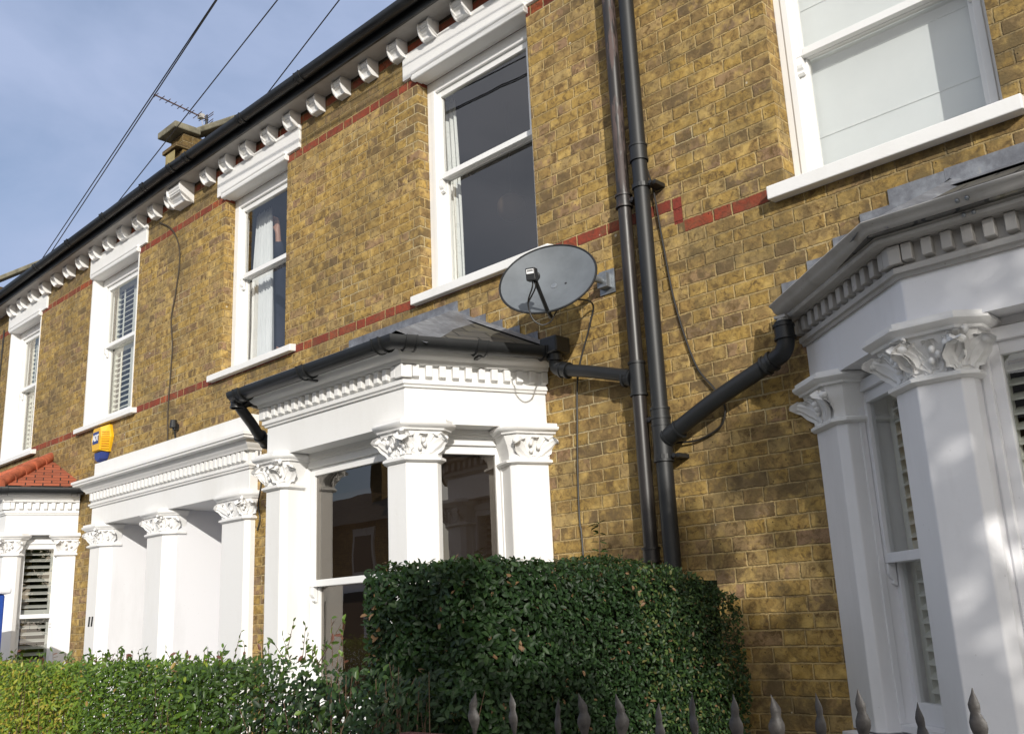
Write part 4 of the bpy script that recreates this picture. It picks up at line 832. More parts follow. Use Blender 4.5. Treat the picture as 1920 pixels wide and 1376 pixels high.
# --- alarm box
def alarm():
    t = thing('alarm_box', (-10.0, 0, 3.56), 'yellow hexagonal burglar alarm box with blue base and white letters, below a shuttered window', 'alarm box')
    cx, cz = -10.0, 3.575
    out = [(-.105, .165), (.13, .165), (.185, .03), (.125, -.12), (-.125, -.12), (-.185, .03)]; inn = [(-.085, .135), (.085, .135), (.115, .03), (.08, -.10), (-.095, -.10), (-.135, .03)]
    m = MB(); vs = [(cx+x, -.002, cz+z) for x, z in out]+[(cx+x, -.03, cz+z) for x, z in out]+[(cx+x*.95, -.105, cz+z) for x, z in inn]
    fs = [(i, (i+1) % 6, 6+(i+1) % 6, 6+i) for i in range(6)]+[(6+i, 6+(i+1) % 6, 12+(i+1) % 6, 12+i) for i in range(6)]+[(12, 13, 14, 15, 16, 17)]
    m.add(vs, fs); m.build('cover', M['yellow'], t, bevel=.004, fix=True)
    m = MB()
    for k in range(8):
        z = cz+.085-.024*k; xa = cx+.118-.02*abs(k-2)/6; m.add([(xa, -.1015, z), (xa+.06, -.047, z), (xa+.06, -.047, z-.007), (xa, -.1015, z-.007)], [(3, 2, 1, 0)])
    m.build('vent', M['orange'], t, fix=True)
    m = MB(); lo = [(-.10, -.124), (.10, -.124), (.07, -.19), (.0, -.225), (-.075, -.19)]
    vs = [(cx+x, -.002, cz+z) for x, z in lo]+[(cx+x*.8, -.085, cz+z+.006) for x, z in lo]; m.add(vs, [(i, (i+1) % 5, 5+(i+1) % 5, 5+i) for i in range(5)]+[(5, 6, 7, 8, 9), (4, 3, 2, 1, 0)]); m.build('strobe', M['blue'], t, bevel=.004, fix=True)
    m = MB(); m.add([(cx-.085, -.1075, cz-.03), (cx+.055, -.1075, cz-.03), (cx+.055, -.1075, cz+.095), (cx-.085, -.1075, cz+.095)], [(0, 1, 2, 3)]); lg = m.build('logo_panel', M['blue'], t)
    tx = bpy.data.curves.new('letters', 'FONT'); tx.body = 'ADT'; tx.size = .088; tx.extrude = .0015; tx.offset = .0035; tx.space_character = .86
    to = bpy.data.objects.new('tmp', tx); C.objects.link(to); dg = bpy.context.evaluated_depsgraph_get(); me = bpy.data.meshes.new_from_object(to.evaluated_get(dg)); bpy.data.objects.remove(to)
    n = bpy.data.objects.new('lettering', me); C.objects.link(n); me.materials.clear(); me.materials.append(M['label_white']); me.transform(Matrix.Translation((cx-.083, -.110, cz+.002)) @ Matrix.Scale(.86, 4, (1, 0, 0)) @ Matrix.Rotation(R_(90), 4, 'X')); place(n, lg)
alarm()
m = MB(); m.tube([(-8.44, -.05, 3.46), (-8.44, -.05, 3.535)], [.036, .030], 12); m.box(-8.46, -8.42, -.05, -.002, 3.44, 3.50); m.tube([(-8.44, -.04, 3.46), (-8.45, -.02, 3.36)], .008, 6)
tag(m.build('security_sensor', M['black_plastic'], None, bevel=.004, origin=(-8.44, 0, 3.45)), 'small black sensor standing on the white porch top near the brown cable', 'sensor')

# --- aerial
t = thing('television_aerial', (-8.6, .25, 6.45), 'rusty roof aerial with many cross rods beside the party-wall coping', 'aerial')
m = MB(); m.tube([(-8.6, .25, 6.35), (-8.6, .25, 6.86)], .014, 8); m.build('mast', M['black'], t)
m = MB(); A0, A1 = Vector((-8.6, .27, 6.815)), Vector((-8.6, -.335, 6.885)); m.tube([A0, A1], .0075, 6); m.build('boom', M['aerial'], t)
m = MB()
for k in range(9): p = A0.lerp(A1, .10+.108*k); l = .055 if k > 1 else .09; m.tube([p-Vector((l, 0, 0)), p+Vector((l, 0, 0))], .0042, 5)
for z in (-.05, -.025, .03, .055): m.tube([A0+Vector((-.10, .0, z)), A0+Vector((.10, .0, z))], .0042, 5)
m.build('rod', M['aerial'], t)
m = MB(); p = A0.lerp(A1, .13); m.box(p.x-.03, p.x+.03, p.y-.03, p.y+.02, p.z-.02, p.z+.025); m.tube(curve_pts([p, p+Vector((0, .02, -.09)), p+Vector((0, .08, -.11)), (-8.6, .25, 6.7)], 5), .004, 6); m.build('feed_box', M['grey_trim'], t)

# --- overhead wires
for i, (a, b, lab) in enumerate([((-11.10, -.30, 5.96), (25.75, -6, 8), 'outer one of the close pair of overhead wires crossing the sky'), ((-11.30, -.30, 5.98), (27.0, -6, 8.0), 'inner one of the close pair of overhead wires crossing the sky'),
      ((-9.32, -.30, 6.0), (32.6, -6, 8), 'single overhead wire passing over the parapet block and behind the aerial rods'), ((-6.48, -.30, 6.02), (25.35, -6, 8), 'shortest overhead wire reaching the middle house gutter')]):
    a, b = Vector(a), Vector(b); m = MB(); m.tube([a.lerp(b, (k-.35)/40) for k in range(41)], .0055, 6)
    tag(m.build('overhead_wire', M['cable'], None, smooth=True, origin=a), lab, 'wire', 'overhead telephone wires')
m = MB(); m.tube([(26.2, -6, -.2), (26.2, -6, 8.4)], [.16, .11], 14); tag(m.build('telegraph_pole', M['bark'], None, smooth=True, origin=(26.2, -6, 0)), 'brown wooden telegraph pole carrying the overhead wires, out of view to the right', 'pole')

# --- things behind the glass
def drape(name, x0, x1, y, z0, z1, folds, amp, mat, label, cat, taper=None, group=None, bx=.5):
    n, k = 120, 14; vs = []
    for j in range(k+1):
        t = j/k
        for i in range(n+1):
            s = i/n; a, b = (x0, x1)
            if taper: a, b = x0+(taper[0]-x0)*t**1.5, x1+(taper[1]-x1)*t**1.5
            vs.append((a+(b-a)*s, y+amp*math.sin(s*folds*2*math.pi+.6*math.sin(t*3+s*5))*(1-.35*t)+.006*math.sin(s*37), z0+(z1-z0)*t+(.03*math.sin(s*folds*2*math.pi) if t == 1 else 0)))
    m = MB(); m.add(vs, [(j*(n+1)+i, j*(n+1)+i+1, (j+1)*(n+1)+i+1, (j+1)*(n+1)+i) for j in range(k) for i in range(n)])
    ob = m.build(name, M[mat], None, smooth=True, origin=((x0+x1)/2, y, z0)); ob.modifiers.new('cloth', 'SOLIDIFY').thickness = .003; return tag(ob, label, cat, group)
drape('curtain', -5.10, -4.78, .29, 3.80, 5.45, 5, .018, 'lace', 'narrow patterned white curtain at the left of the big upstairs window above the bay', 'curtain', taper=(-5.10, -4.845))
drape('curtain', -7.78, -7.33, .31, 3.80, 5.42, 9, .022, 'curtain', 'white gathered curtain in the upstairs window with a reaching hand', 'curtain', taper=(-7.66, -7.40))
m = MB(); m.box(-2.05, -1.10, .262, .268, 3.62, 5.3)
for z in (3.98, 4.36, 4.75): m.box(-2.05, -1.10, .2575, .2615, z, z+.004)
tag(m.build('window_blind', M['blind'], None, origin=(-1.6, .26, 3.62)), 'flat white blind filling the upper right window', 'blind')
for k_, (a_2, b_2, lab) in enumerate((((-5.52, -.43), (-4.27, -.43), 'brown blind drawn behind the broad front pane of the white bay'), ((-4.30, -.55), (-4.06, .02), 'brown blind drawn behind the narrow side pane of the white bay'))):
    f_ = Fr(a_2, b_2); m = MB(); m.fbox(f_, 0, f_.L, -.006, 0, 1.02, 2.72); tag(m.build('window_blind', M['brown_blind'], None, origin=(a_2[0], a_2[1], 1.1)), lab, 'blind')
m = MB(); m.ball((-5.02, 1.05, 4.83), .12, 20, 12); lamp = m.build('shade', M['room_floor'], None, smooth=True)
t = thing('pendant_lamp', (-5.02, 1.05, 5.7), 'dark round pendant lamp seen dimly through the big upstairs window', 'lamp'); place(lamp, t)
m = MB(); m.tube([(-5.02, 1.05, 4.9), (-5.02, 1.05, 5.78)], .006, 6); m.build('flex', M['black'], t)

# --- person reaching up behind the glass (window with the white curtain)
def skin(name, verts, edges, radii, mat, parent, sub=2, root=0):
    bm = bmesh.new(); sl_ = bm.verts.layers.skin.verify(); bv = [bm.verts.new(tuple(v)) for v in verts]
    for i, j in edges: bm.edges.new((bv[i], bv[j]))
    for i, r in enumerate(radii): bv[i][sl_].radius = r if isinstance(r, tuple) else (r, r); bv[i][sl_].use_root = (i == root)
    me = bpy.data.meshes.new(name); bm.to_mesh(me); bm.free(); me.materials.append(mat)
    ob = bpy.data.objects.new(name, me); C.objects.link(ob); sk = ob.modifiers.new('skin', 'SKIN'); sk.use_smooth_shade = True
    ss = ob.modifiers.new('sub', 'SUBSURF'); ss.levels = sub; ss.render_levels = sub; place(ob, parent); return ob
pt = thing('person', (-7.50, .55, 3.35), 'person in a dark jumper reaching one bare hand up beside a white curtain', 'person')
bx, by = -7.70, .52
V_ = [(bx, by, 4.02), (bx, by, 4.22), (bx, by, 4.42), (bx, by-.01, 4.60), (bx-.01, by-.02, 4.72), (bx-.02, by-.03, 4.80), (bx-.02, by-.04, 4.92),       # pelvis..head 0-6
      (bx+.15, by, 4.62), (bx+.22, by-.05, 4.78), (-7.425, .41, 4.97), (-7.388, .37, 5.17), (-7.385, .36, 5.245),                      # raised arm 7-11
      (bx-.15, by, 4.58), (bx-.21, by-.03, 4.34), (bx-.16, by-.14, 4.16), (bx-.11, by-.18, 4.12),                                            # other arm 12-15
      (bx+.09, by, 3.95), (bx+.10, by, 3.62), (bx+.10, by+.02, 3.42), (bx+.10, by-.10, 3.40), (bx-.09, by, 3.95), (bx-.10, by, 3.62), (bx-.10, by+.02, 3.42), (bx-.10, by-.10, 3.40)]
E_ = [(0, 1), (1, 2), (2, 3), (3, 4), (4, 5), (5, 6), (3, 7), (7, 8), (8, 9), (9, 10), (10, 11), (3, 12), (12, 13), (13, 14), (14, 15), (0, 16), (16, 17), (17, 18), (18, 19), (0, 20), (20, 21), (21, 22), (22, 23)]
R2 = [(.15, .11), (.14, .10), (.15, .11), (.13, .09), .055, (.075, .09), (.07, .085), .06, .048, .038, .026, (.036, .018), .06, .045, .03, (.035, .02), .085, .055, .04, .035, .085, .055, .04, .035]
base = len(V_)
palm = Vector(V_[11]); fingers = [(-.032, .070, .030), (-.012, .082, .032), (.010, .078, .030), (.030, .060, .026)]
for dx, l, c in fingers:     # four fingers, curled towards the curtain rail, each of its own length
    k = len(V_); p = palm+Vector((dx*.8, 0, .028)); V_ += [p, p+Vector((dx*.35, -.012, l*.5)), p+Vector((dx*.4-.014, -.032, l*.78)), p+Vector((dx*.4-.034, -.040, l*.86))]
    E_ += [(11, k), (k, k+1), (k+1, k+2), (k+2, k+3)]; R2 += [.0105, .0092, .0084, .007]
k = len(V_); V_ += [palm+Vector((-.036, -.012, -.008)), palm+Vector((-.058, -.026, .020)), palm+Vector((-.060, -.034, .045))]; E_ += [(11, k), (k, k+1), (k+1, k+2)]; R2 += [.012, .010, .008]
skin('body', V_, E_, R2, M['skin'], pt)
sl = [V_[i] for i in (0, 1, 2, 3, 7, 8, 9)]+[(-7.402, .384, 5.12), V_[12], V_[13], V_[14]]
skin('jumper', sl, [(0, 1), (1, 2), (2, 3), (3, 4), (4, 5), (5, 6), (6, 7), (3, 8), (8, 9), (9, 10)], [(.165, .125), (.16, .12), (.17, .13), (.145, .105), .075, .064, .056, .046, .075, .062, .048], M['jumper'], pt)
skin('trousers', [V_[i] for i in (0, 16, 17, 18, 20, 21, 22)], [(0, 1), (1, 2), (2, 3), (0, 4), (4, 5), (5, 6)], [(.165, .125), .10, .07, .06, .10, .07, .06], M['black'], pt)
m = MB(); m.ball((bx-.02, by-.01, 4.95), .105, 18, 12, (.86, 1, .95)); m.build('hair', M['hair'], pt, smooth=True)
fm = MB(); hx, hy, hz = bx-.02, by-.125, 4.87
fm.tube([(hx, hy, hz+.02), (hx, hy-.018, hz-.015), (hx, hy-.004, hz-.022)], [.007, .011, .009], 8)
for s_ in (-1, 1): fm.ball((hx+s_*.03, hy+.008, hz+.025), .011, 8, 6); fm.ball((hx+s_*.078, hy+.085, hz+.005), .022, 8, 6, (.4, .8, 1.2))
fm.tube([(hx-.022, hy+.004, hz-.045), (hx, hy-.003, hz-.047), (hx+.022, hy+.004, hz-.045)], [.004, .006, .004], 6); fm.build('face', M['skin'], pt, smooth=True)

# --- blue cabin at the left edge
t = thing('site_cabin', (-9.5, -1.45, 0), 'bright blue cabin edge with pale cap at the left edge, above the hedge', 'cabin')
m = MB(); m.box(-9.95, -9.17, -1.75, -1.15, 0, 2.0); m.build('body', M['bright_blue'], t, bevel=.02)
m = MB(); m.box(-9.85, -9.25, -1.156-.60, -1.15-.598, .2, 1.85); m.build('door', M['galv'], t); m = MB(); m.box(-9.98, -9.13, -1.79, -1.11, 2.0, 2.06); m.build('cap', M['grey_render'], t, bevel=.02)
m = MB(); m.box(-5.0, -4.45, -1.75, -1.25, 0, .98); m.box(-5.03, -4.42, -1.78, -1.22, .98, 1.03); tag(m.build('recycling_bin', M['bright_blue'], None, bevel=.03, origin=(-4.7, -1.5, 0)), 'blue recycling bin glimpsed through the sunny hedge', 'bin')

# ================================================================== RAILINGS
t = thing('front_railing', (-.6, -2.4, 0), 'dull black iron railing with flame-shaped finials along the bottom right', 'railing')
m = MB(); m.box(-2.30, 1.4, -2.418, -2.382, 1.288, 1.300); m.box(-2.62, 1.4, -2.418, -2.382, .25, .264); m.build('rail', M['rail_red'], t, bevel=.002)
prof = [(.0042, -.02), (.0045, .0), (.0060, .012), (.0115, .028), (.0150, .040), (.0148, .050), (.0110, .060), (.0085, .066), (.0098, .074), (.0100, .081), (.0066, .091), (.0030, .100), (.0006, .109)]
def spike(seed):
    rr = random.Random(seed); m = MB(); n = 8; vs = []; k = len(prof); bend = rr.uniform(-.009, .009); tw = rr.uniform(-.5, .5)
    for i, (r, z) in enumerate(prof):
        t_ = max(0, z-.055)/.05; cx = bend*t_*t_+.0015*math.sin(z*70+seed)
        for j in range(n): th = 2*math.pi*j/n; x, y = r*math.cos(th), r*.45*math.sin(th); a = tw*t_; vs.append((cx+x*math.cos(a)-y*math.sin(a), x*math.sin(a)+y*math.cos(a), z))
    m.add(vs, [(i*n+j, i*n+(j+1) % n, (i+1)*n+(j+1) % n, (i+1)*n+j) for i in range(k-1) for j in range(n)]+[tuple(range(n))[::-1], tuple(range((k-1)*n, k*n))])
    m.box(-.0065, .0065, -.0065, .0065, -1.30, -.015); return m
SX = [(-2.008, .0), (-1.86, 0), (-1.738+.03, -.012), (-1.62, .0), (-1.505, .0), (-1.40, -.02), (-1.305, 0.0), (-1.198, 0), (-1.10, .0), (-1.002, .004), (-.913, .012), (-.80, -.012), (-.697, .014), (-.605, -.01), (-.50, 0), (-.4, 0), (-.3, 0), (-.2, 0), (-.1, 0), (0, 0), (.1, 0), (.2, 0)]
for i, (x, dz) in enumerate(SX):
    sp = spike(i).build('finial', M['rust_iron'], t, smooth=True); sp.location = Vector((x, -2.4, 1.306+dz+.012*(x+1.9)))-root_loc(t); sp.rotation_euler = (0, R_(random.uniform(-3, 3)), R_(random.uniform(-35, 35))); sp.scale = (random.uniform(.95, 1.15),)*2+(1,)

# ================================================================== PLANTS
def leaves(name, P, Nn, size, mat, parent, asp=.5, seed=1, up=.25, rnd=None, bend=.18):
    """many small folded leaves; P positions, Nn facing directions"""
    r = np.random.default_rng(seed); n = len(P); Nn = Nn+r.normal(0, .55, (n, 3)); Nn[:, 2] += up; Nn /= np.linalg.norm(Nn, axis=1)[:, None]
    A = r.normal(0, 1, (n, 3)); A[:, 2] += .6; A -= (A*Nn).sum(1)[:, None]*Nn; A /= np.linalg.norm(A, axis=1)[:, None]; B = np.cross(Nn, A)
    s = np.asarray(size)*r.uniform(.7, 1.25, n); s = s[:, None]; w = s*asp*.5
    pts = [P, P+A*s*.30+B*w*.9+Nn*s*bend*.5, P+A*s*.36, P+A*s*.30-B*w*.9+Nn*s*bend*.5, P+A*s*.72+B*w*.75+Nn*s*bend*.2, P+A*s*.72-Nn*s*.03, P+A*s*.72-B*w*.75+Nn*s*bend*.2, P+A*s-Nn*s*bend*.5]
    V = np.stack(pts, 1).reshape(-1, 3); F = np.array([[0, 1, 2, 2], [0, 2, 3, 3], [1, 4, 5, 2], [2, 5, 6, 3], [4, 7, 5, 5], [5, 7, 6, 6]])
    tri = [(0, 2, 1), (0, 3, 2), (4, 5, 7), (5, 6, 7)]; quad = [(1, 2, 5, 4), (2, 3, 6, 5)]
    off = (np.arange(n)*8)[:, None, None]; T = (np.array(tri)[None]+off).reshape(-1, 3); Q = (np.array(quad)[None]+off).reshape(-1, 4)
    me = bpy.data.meshes.new(name); me.vertices.add(len(V)); me.vertices.foreach_set('co', V.astype(np.float32).ravel())
    me.loops.add(T.size+Q.size); me.loops.foreach_set('vertex_index', np.concatenate([T.ravel(), Q.ravel()]).astype(np.int32))
    me.polygons.add(len(T)+len(Q)); ls = np.concatenate([np.arange(len(T))*3, T.size+np.arange(len(Q))*4]).astype(np.int32); me.polygons.foreach_set('loop_start', ls)
    me.polygons.foreach_set('use_smooth', np.ones(len(T)+len(Q), dtype=bool))
    me.update(calc_edges=True); me.validate()
    at = me.attributes.new('rnd', 'FLOAT', 'POINT'); v = r.random(n) if rnd is None else np.clip(rnd, 0, 1); at.data.foreach_set('value', np.repeat(v, 8).astype(np.float32))
    me.materials.append(mat); ob = bpy.data.objects.new(name, me); C.objects.link(ob); place(ob, parent); return ob
def fbm(p, sc, seed):
    r = np.random.default_rng(seed); out = np.zeros(len(p))
    for k in range(7): d = r.normal(0, 1, 3); d /= np.linalg.norm(d); out += np.sin(p@d*sc*(1+.45*k)+r.uniform(0, 6))/(1+.3*k)
    return out/3
# --- clipped privet hedge between the front gardens
def hedge_block():
    t = thing('clipped_hedge', (-2.85, -1.0, 0), 'tall dark green clipped privet hedge in shade behind the railings', 'hedge')
    x0, x1, y0, y1, zt = -3.12, -2.53, -1.88, -.16, 1.785; r = np.random.default_rng(5); P = []; N = []
    def face(n, f, nv):
        p = f(r.random(n), r.random(n)); P.append(p); N.append(np.tile(np.array(nv, float), (n, 1)))
    face(40000, lambda a, b: np.stack([np.full(len(a), x1), y0+(y1-y0)*a, .35+(zt-.35)*b], 1), (1, -.15, .1))
    face(17000, lambda a, b: np.stack([x0+(x1-x0)*a, np.full(len(a), y0), .35+(zt-.35)*b], 1), (.2, -1, .1))
    face(9000, lambda a, b: np.stack([x0+(x1-x0)*a, y0+(y1-y0)*b, np.full(len(a), zt)], 1), (.2, -.2, 1))
    face(5000, lambda a, b: np.stack([np.full(len(a), x0), y0+(y1-y0)*a, .35+(zt-.35)*b], 1), (-1, 0, .1))
    P = np.concatenate(P); N = np.concatenate(N); c = np.array([(x0+x1)/2, (y0+y1)/2, .9])
    lump = fbm(P, 4.2, 3)*.030+fbm(P, 14, 4)*.017
    dep = r.exponential(.030, len(P)); un_ = N/np.linalg.norm(N, axis=1)[:, None]; P = P+un_*(lump-dep+.02)[:, None]
    wall = np.clip((P[:, 1]+.85)/.65, 0, 1); P[:, 2] -= np.where(P[:, 2] > 1.3, wall**2*.13, 0)           # rounded shoulder at the wall end
    left = np.clip((-1.2-P[:, 1])/.7, 0, 1); P[:, 0] += left*.0
    gap = (fbm(P, 7, 9) > .72) & (P[:, 1] < -1.55) & (P[:, 2] < 1.5) & (r.random(len(P)) < .85); keep = ~gap; P, N, un_, dep, left = P[keep], N[keep], un_[keep], dep[keep], left[keep]
    size = .0185+.0145*left+.004*fbm(P, 3, 6)
    v = r.random(len(P)); v = np.where(P[:, 1] > -1.0, v*.95+.05, v*.80); v = np.where((r.random(len(P)) < .985), np.minimum(v, .96), 1.0)
    leaves('foliage', P, un_, size, M['hedge_dark'], t, .52, 3, rnd=v)
    # stray shoots along the top
    sP, sN = [], []; tw = MB()
    for k in range(46):
        y = r.uniform(y0, y1-.5) if k > 12 else r.uniform(y0-.02, y0+.35); x = r.uniform(x0, x1); h = r.uniform(.02, .075); p0 = np.array([x, y, zt-.03]); d = np.array([r.normal(0, .15), r.normal(0, .15), 1])
        tw.tube([tuple(p0), tuple(p0+d*h)], [.0016, .001], 4)
        for q in range(5): sP.append(p0+d*h*(q+1)/5); sN.append([r.normal(), r.normal(), .3])
    leaves('shoot_leaves', np.array(sP), np.array(sN), .024, M['hedge_dark'], t, .5, 8); 
    for k in range(70):
        x, y = r.uniform(x0+.15, x1-.15), r.uniform(y0+.15, y1-.3); tw.tube([(x, y, 0), (x+r.normal(0, .02), y+r.normal(0, .03), .8), (x+r.normal(0, .03), y+r.normal(0, .03), 1.5)], [.010, .007, .002], 5)
    tw.build('twigs', M['twig'], t)
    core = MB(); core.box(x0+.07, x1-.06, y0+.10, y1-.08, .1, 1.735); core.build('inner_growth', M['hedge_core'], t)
hedge_block()
# --- front hedge along the street, leafy and sunlit at the left, thin and twiggy towards the right
def front_hedge():
    t = thing('front_hedge', (-5.2, -2.12, 0), 'bright green and yellow front hedge in sun, thinning to bare twigs at its right end', 'hedge')
    r = np.random.default_rng(21); n = 190000; x = -8.2+(r.random(n))*5.35; z = .25+r.random(n)**.85*1.24; y = r.normal(-2.12, .10, n)
    P = np.stack([x, y, z], 1); zt = 1.475+fbm(P*np.array([1, 0, 0]), 3.2, 2)*.022+.05*np.exp(-((x+3.28)/.18)**2)+.0*x
    dens = np.clip((-3.15-x)/.75, .0, 1)
    keepp = .20+.75*dens; keepp = np.where(z > 1.05, np.maximum(keepp, .62), keepp); keepp = np.where((z < .95+.1*np.sin(x*9)) & (x > -4.6), keepp*.45, keepp); cl = fbm(P, 6.5, 7); clump = np.clip(.62+cl*1.15, 0.0, 1); clump = np.maximum(clump, dens*.55*(z > 1.0))
    keep = (z < zt) & (r.random(n) < keepp*clump)
    front = -2.12-.15-.035*fbm(P, 6, 12); m_ = r.random(n) < .55; y = np.where(m_, front+np.abs(r.normal(0, .035, n)), y); P[:, 1] = y
    P = P[keep]; xk = P[:, 0]; N = np.tile(np.array([.25, -1, .55]), (len(P), 1)); d = dens[keep]; hz = (P[:, 2]-.25)/1.2
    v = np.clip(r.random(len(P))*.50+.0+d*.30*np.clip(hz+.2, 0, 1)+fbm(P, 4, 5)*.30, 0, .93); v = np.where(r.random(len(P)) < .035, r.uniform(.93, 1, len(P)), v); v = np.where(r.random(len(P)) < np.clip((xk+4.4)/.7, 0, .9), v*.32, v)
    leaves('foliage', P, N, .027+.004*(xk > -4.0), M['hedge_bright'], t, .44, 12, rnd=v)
    tw = MB(); sP, sN = [], []
    for k in range(260):
        x = -8.1+5.3*r.random()**(.55); y = r.normal(-2.12, .07); h = r.uniform(1.15, 1.46); a = (x, y, 0); x2, y2 = x+r.normal(0, .05), y+r.normal(0, .04)
        tw.tube([a, (x2, y2, h*.5), (x2+r.normal(0, .05), y2+r.normal(0, .03), h)], [.0065, .0045, .0015], 5)
        for q in range(5 if x > -4.6 else 2):
            zz = r.uniform(.45, h-.1); s_ = r.choice([-1, 1]); fx = x+(x2-x)*min(1, zz/(h*.5)); tw.tube([(fx, y2, zz), (fx+s_*r.uniform(.04, .10), y2+r.normal(0, .04), zz+r.uniform(.08, .2))], [.003, .001], 4)
    for k in range(150):      # shoots above the clipped top
        x = r.uniform(-8, -2.9); b = 1.44+.04*math.exp(-((x+3.28)/.2)**2); h = r.uniform(.03, .10)*(1.7 if x > -3.6 else 1); p0 = np.array([x, r.normal(-2.12, .07), b]); d_ = np.array([r.normal(0, .35), r.normal(0, .2), 1]); tw.tube([tuple(p0), tuple(p0+d_*h)], [.002, .001], 4)
        for q in range(6): sP.append(p0+d_*h*(q+1)/6); sN.append([r.normal(), r.normal()-.5, .2])
    tw.build('twigs', M['twig'], t); sv = r.random(len(sP))*.6; sv[r.random(len(sP)) < .12] = 1.0
    leaves('shoot_leaves', np.array(sP), np.array(sN), .030, M['hedge_bright'], t, .42, 15, rnd=sv)
front_hedge()
# --- straggly shrub between the two hedges
t = thing('straggly_shrub', (-2.95, -2.1, 0), 'dark straggly shrub with bare twigs against the left end of the tall hedge', 'shrub')
r = np.random.default_rng(31); P = np.stack([r.uniform(-3.42, -2.50, 9500), r.normal(-2.10, .12, 9500), .5+r.random(9500)**.8*1.0], 1)
P = P[(fbm(P, 8, 3) > -.15) & (P[:, 2] < 1.43+.09*fbm(P, 5, 8)-.10*np.clip((-3.1-P[:, 0])/.3, 0, 1)) & ((P[:, 2] > 1.22) | (r.random(len(P)) < .45))]; leaves('foliage', P, np.tile(np.array([.3, -1, .3]), (len(P), 1)), .030, M['hedge_dark'], t, .5, 4, rnd=r.random(len(P))*.8)
tw = MB()
for k in range(60): x = r.uniform(-3.15, -2.52); y = r.normal(-2.1, .08); tw.tube([(x, y, 0), (x+r.normal(0, .05), y, .7), (x+r.normal(0, .1), y+r.normal(0, .05), r.uniform(1.1, 1.48))], [.006, .004, .0012], 5)
tw.build('twigs', M['twig'], t)
# --- self-sown sprig in front of the bricks
t = thing('young_shoot', (-3.24, -.3, 1.7), 'slim upright green shoot with paired leaves rising above the hedge before the bricks', 'plant')
m = MB(); m.tube([(-3.25, -.3, 1.4), (-3.245, -.3, 1.85), (-3.232, -.3, 2.06)], [.004, .003, .0012], 6); m.build('stem', M['twig'], t, smooth=True)
sP, sN = [], []
for k, z in enumerate((1.86, 1.915, 1.965, 2.01, 2.045, 2.06)):
    for s_ in (-1, 1, 0):
        sP.append([-3.24+.002*s_, -.30, z]); sN.append([s_*.3, -.5, 1.2])
o_ = leaves('leaf', np.array(sP), np.array(sN), .052, M['hedge_dark'], t, .42, 41, up=.9, rnd=np.full(len(sP), .7))

# --- street tree on the sunny side (throws the dappled shade)
def tree(name, x, y, crowns, th, label, mat='tree_leaf', n=9000, seed=1, ls=.09):
    t = thing(name, (x, y, 0), label, 'tree'); r = np.random.default_rng(seed)
    m = MB(); m.tube([(x, y, -.1), (x+.05, y, th*.5), (x, y+.05, th)], [.17, .13, .10], 12)
    P, N = [], []; per = n//max(1, len(crowns))
    for (cx, cy, cz, rx, rz, dn) in crowns:
        m.tube([(x, y, th-.1), ((x+cx)/2, (y+cy)/2, (th+cz)/2+.1), (cx, cy, cz)], [.08, .05, .02], 8)
        for k in range(16):
            d = r.normal(0, 1, 3); d /= np.linalg.norm(d); e = (cx+d[0]*rx*.8, cy+d[1]*rx*.8, cz+d[2]*rz*.8); m.tube([(cx, cy, cz), ((cx+e[0])/2, (cy+e[1])/2, (cz+e[2])/2+.1), e], [.03, .015, .004], 5)
        nc = int(20*dn*rx*rz/1.4)+5; d = r.normal(0, 1, (nc, 3)); d /= np.linalg.norm(d, axis=1)[:, None]; q = r.random(nc)**.4; cc = np.array([cx, cy, cz])+d*q[:, None]*np.array([rx, rx, rz])     # leaf clusters with sky between them
        for c_, d_ in zip(cc, d):
            nn_ = 95; v = r.normal(0, 1, (nn_, 3)); v /= np.linalg.norm(v, axis=1)[:, None]; p = c_+v*(r.random(nn_)**.5)[:, None]*r.uniform(.16, .27); P.append(p); N.append(np.tile(d_, (nn_, 1))*.5+v)
    m.build('trunk', M['bark'], t, smooth=True); P = np.concatenate(P); N = np.concatenate(N)
    leaves('crown', P, N, ls, M[mat], t, .6, seed, rnd=r.random(len(P))); return t
def shade_pos(e1, a, v): return (.619*e1+.786*a, .786*e1-.619*a, v+.3365*a)
cr_ = []
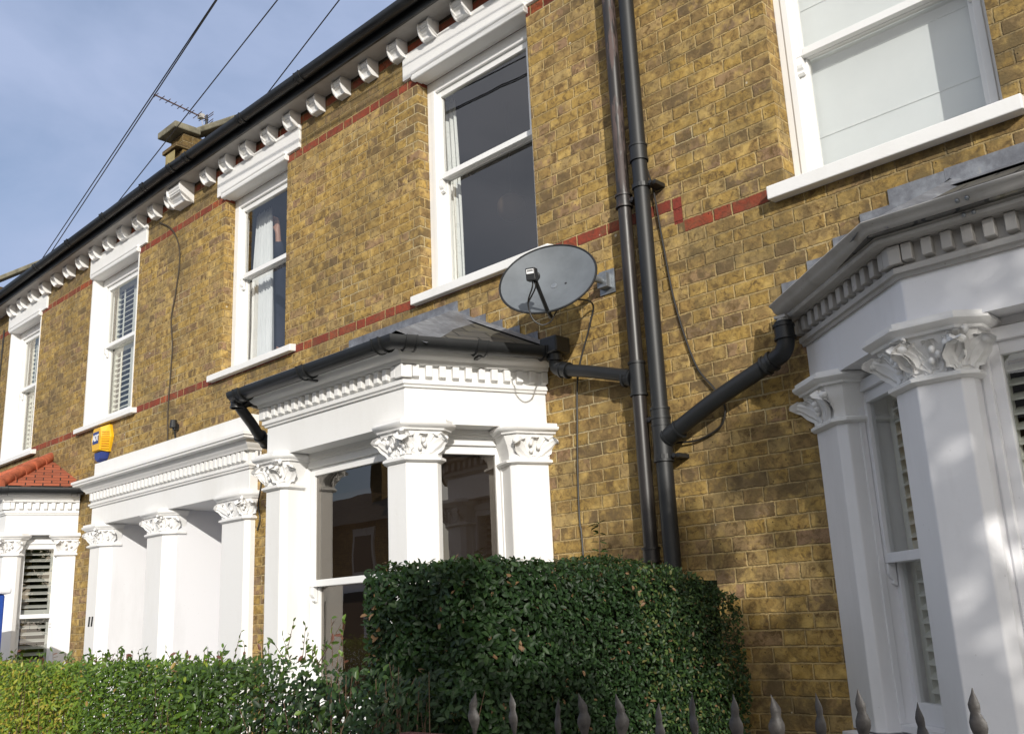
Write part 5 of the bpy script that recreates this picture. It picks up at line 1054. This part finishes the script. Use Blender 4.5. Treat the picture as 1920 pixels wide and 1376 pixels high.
for e1, a, v, rx, rz, dn in ((-.35, 7.0, 1.9, 1.25, 1.9, .85), (-1.35, 7.3, 2.1, .85, 1.35, 1.1), (.9, 7.4, 2.1, 1.3, 1.8, 1.1), (-2.2, 7.0, .45, .80, 1.2, .9), (-3.1, 6.8, .65, .9, 1.35, 1.3), (-3.8, 6.9, .25, .65, 1.5, 1.1)):
    X_, Y_, Z_ = shade_pos(e1, a, v); cr_.append((X_, Y_, Z_, rx, rz, dn))
tree('street_tree', 4.6, -5.6, cr_, 2.3, 'leafy street tree on the pavement to the right, throwing dappled shade on the grey bay', n=30000, seed=9, ls=.11)

# --- terrace across the street (seen in the window panes)
def opposite(x0, i):
    h = thing('opposite_house', (x0+2.8, -17, 0), 'plain brick house across the street, seen only as a reflection in the bay glass', 'house', 'houses across the street')
    w = MB(); w.box(x0, x0+5.598, -22, -17, 0, 4.95); w.build('wall', M['brick_plain'], h)
    rf = MB(); rf.add([(x0, -16.7, 4.9), (x0+5.598, -16.7, 4.9), (x0+5.598, -19.6, 6.4), (x0, -19.6, 6.4), (x0, -22.3, 4.9), (x0+5.598, -22.3, 4.9)], [(0, 1, 2, 3), (3, 2, 5, 4)]); ro = rf.build('roof', M['slate'], h, uvf=lambda c: (c.x, c.y*1.2), fix=True)
    c = MB(); c.box(x0-.3, x0+.3, -20.2, -18.6, 5.6, 7.3); c.build('chimney', M['brick_plain'], ro)
    for (a, b, z0, z1) in ((x0+.9, x0+1.9, 3.3, 4.5), (x0+3.4, x0+4.4, 3.3, 4.5)):
        f = MB(); f.box(a-.12, b+.12, -17.0, -16.93, z0-.12, z1+.25); o = f.build('window', M['grey_trim'], h); g2 = MB(); g2.box(a, b, -16.93, -16.925, z0, z1); g2.build('pane', M['black'], o)
    b = MB(); b.prism([(x0+.5, -17), (x0+.9, -16.3), (x0+2.3, -16.3), (x0+2.7, -17)], 0, 3.0); o = b.build('bay_window', M['grey_render'], h)
    g2 = MB(); g2.box(x0+1.05, x0+2.15, -16.3, -16.29, 1, 2.6); g2.build('pane', M['black'], o)
    d = MB(); d.box(x0+3.6, x0+4.6, -17, -16.96, 0, 2.2); d.build('door', M['blue'], h)
for i in range(10): opposite(-50+5.6*i, i)
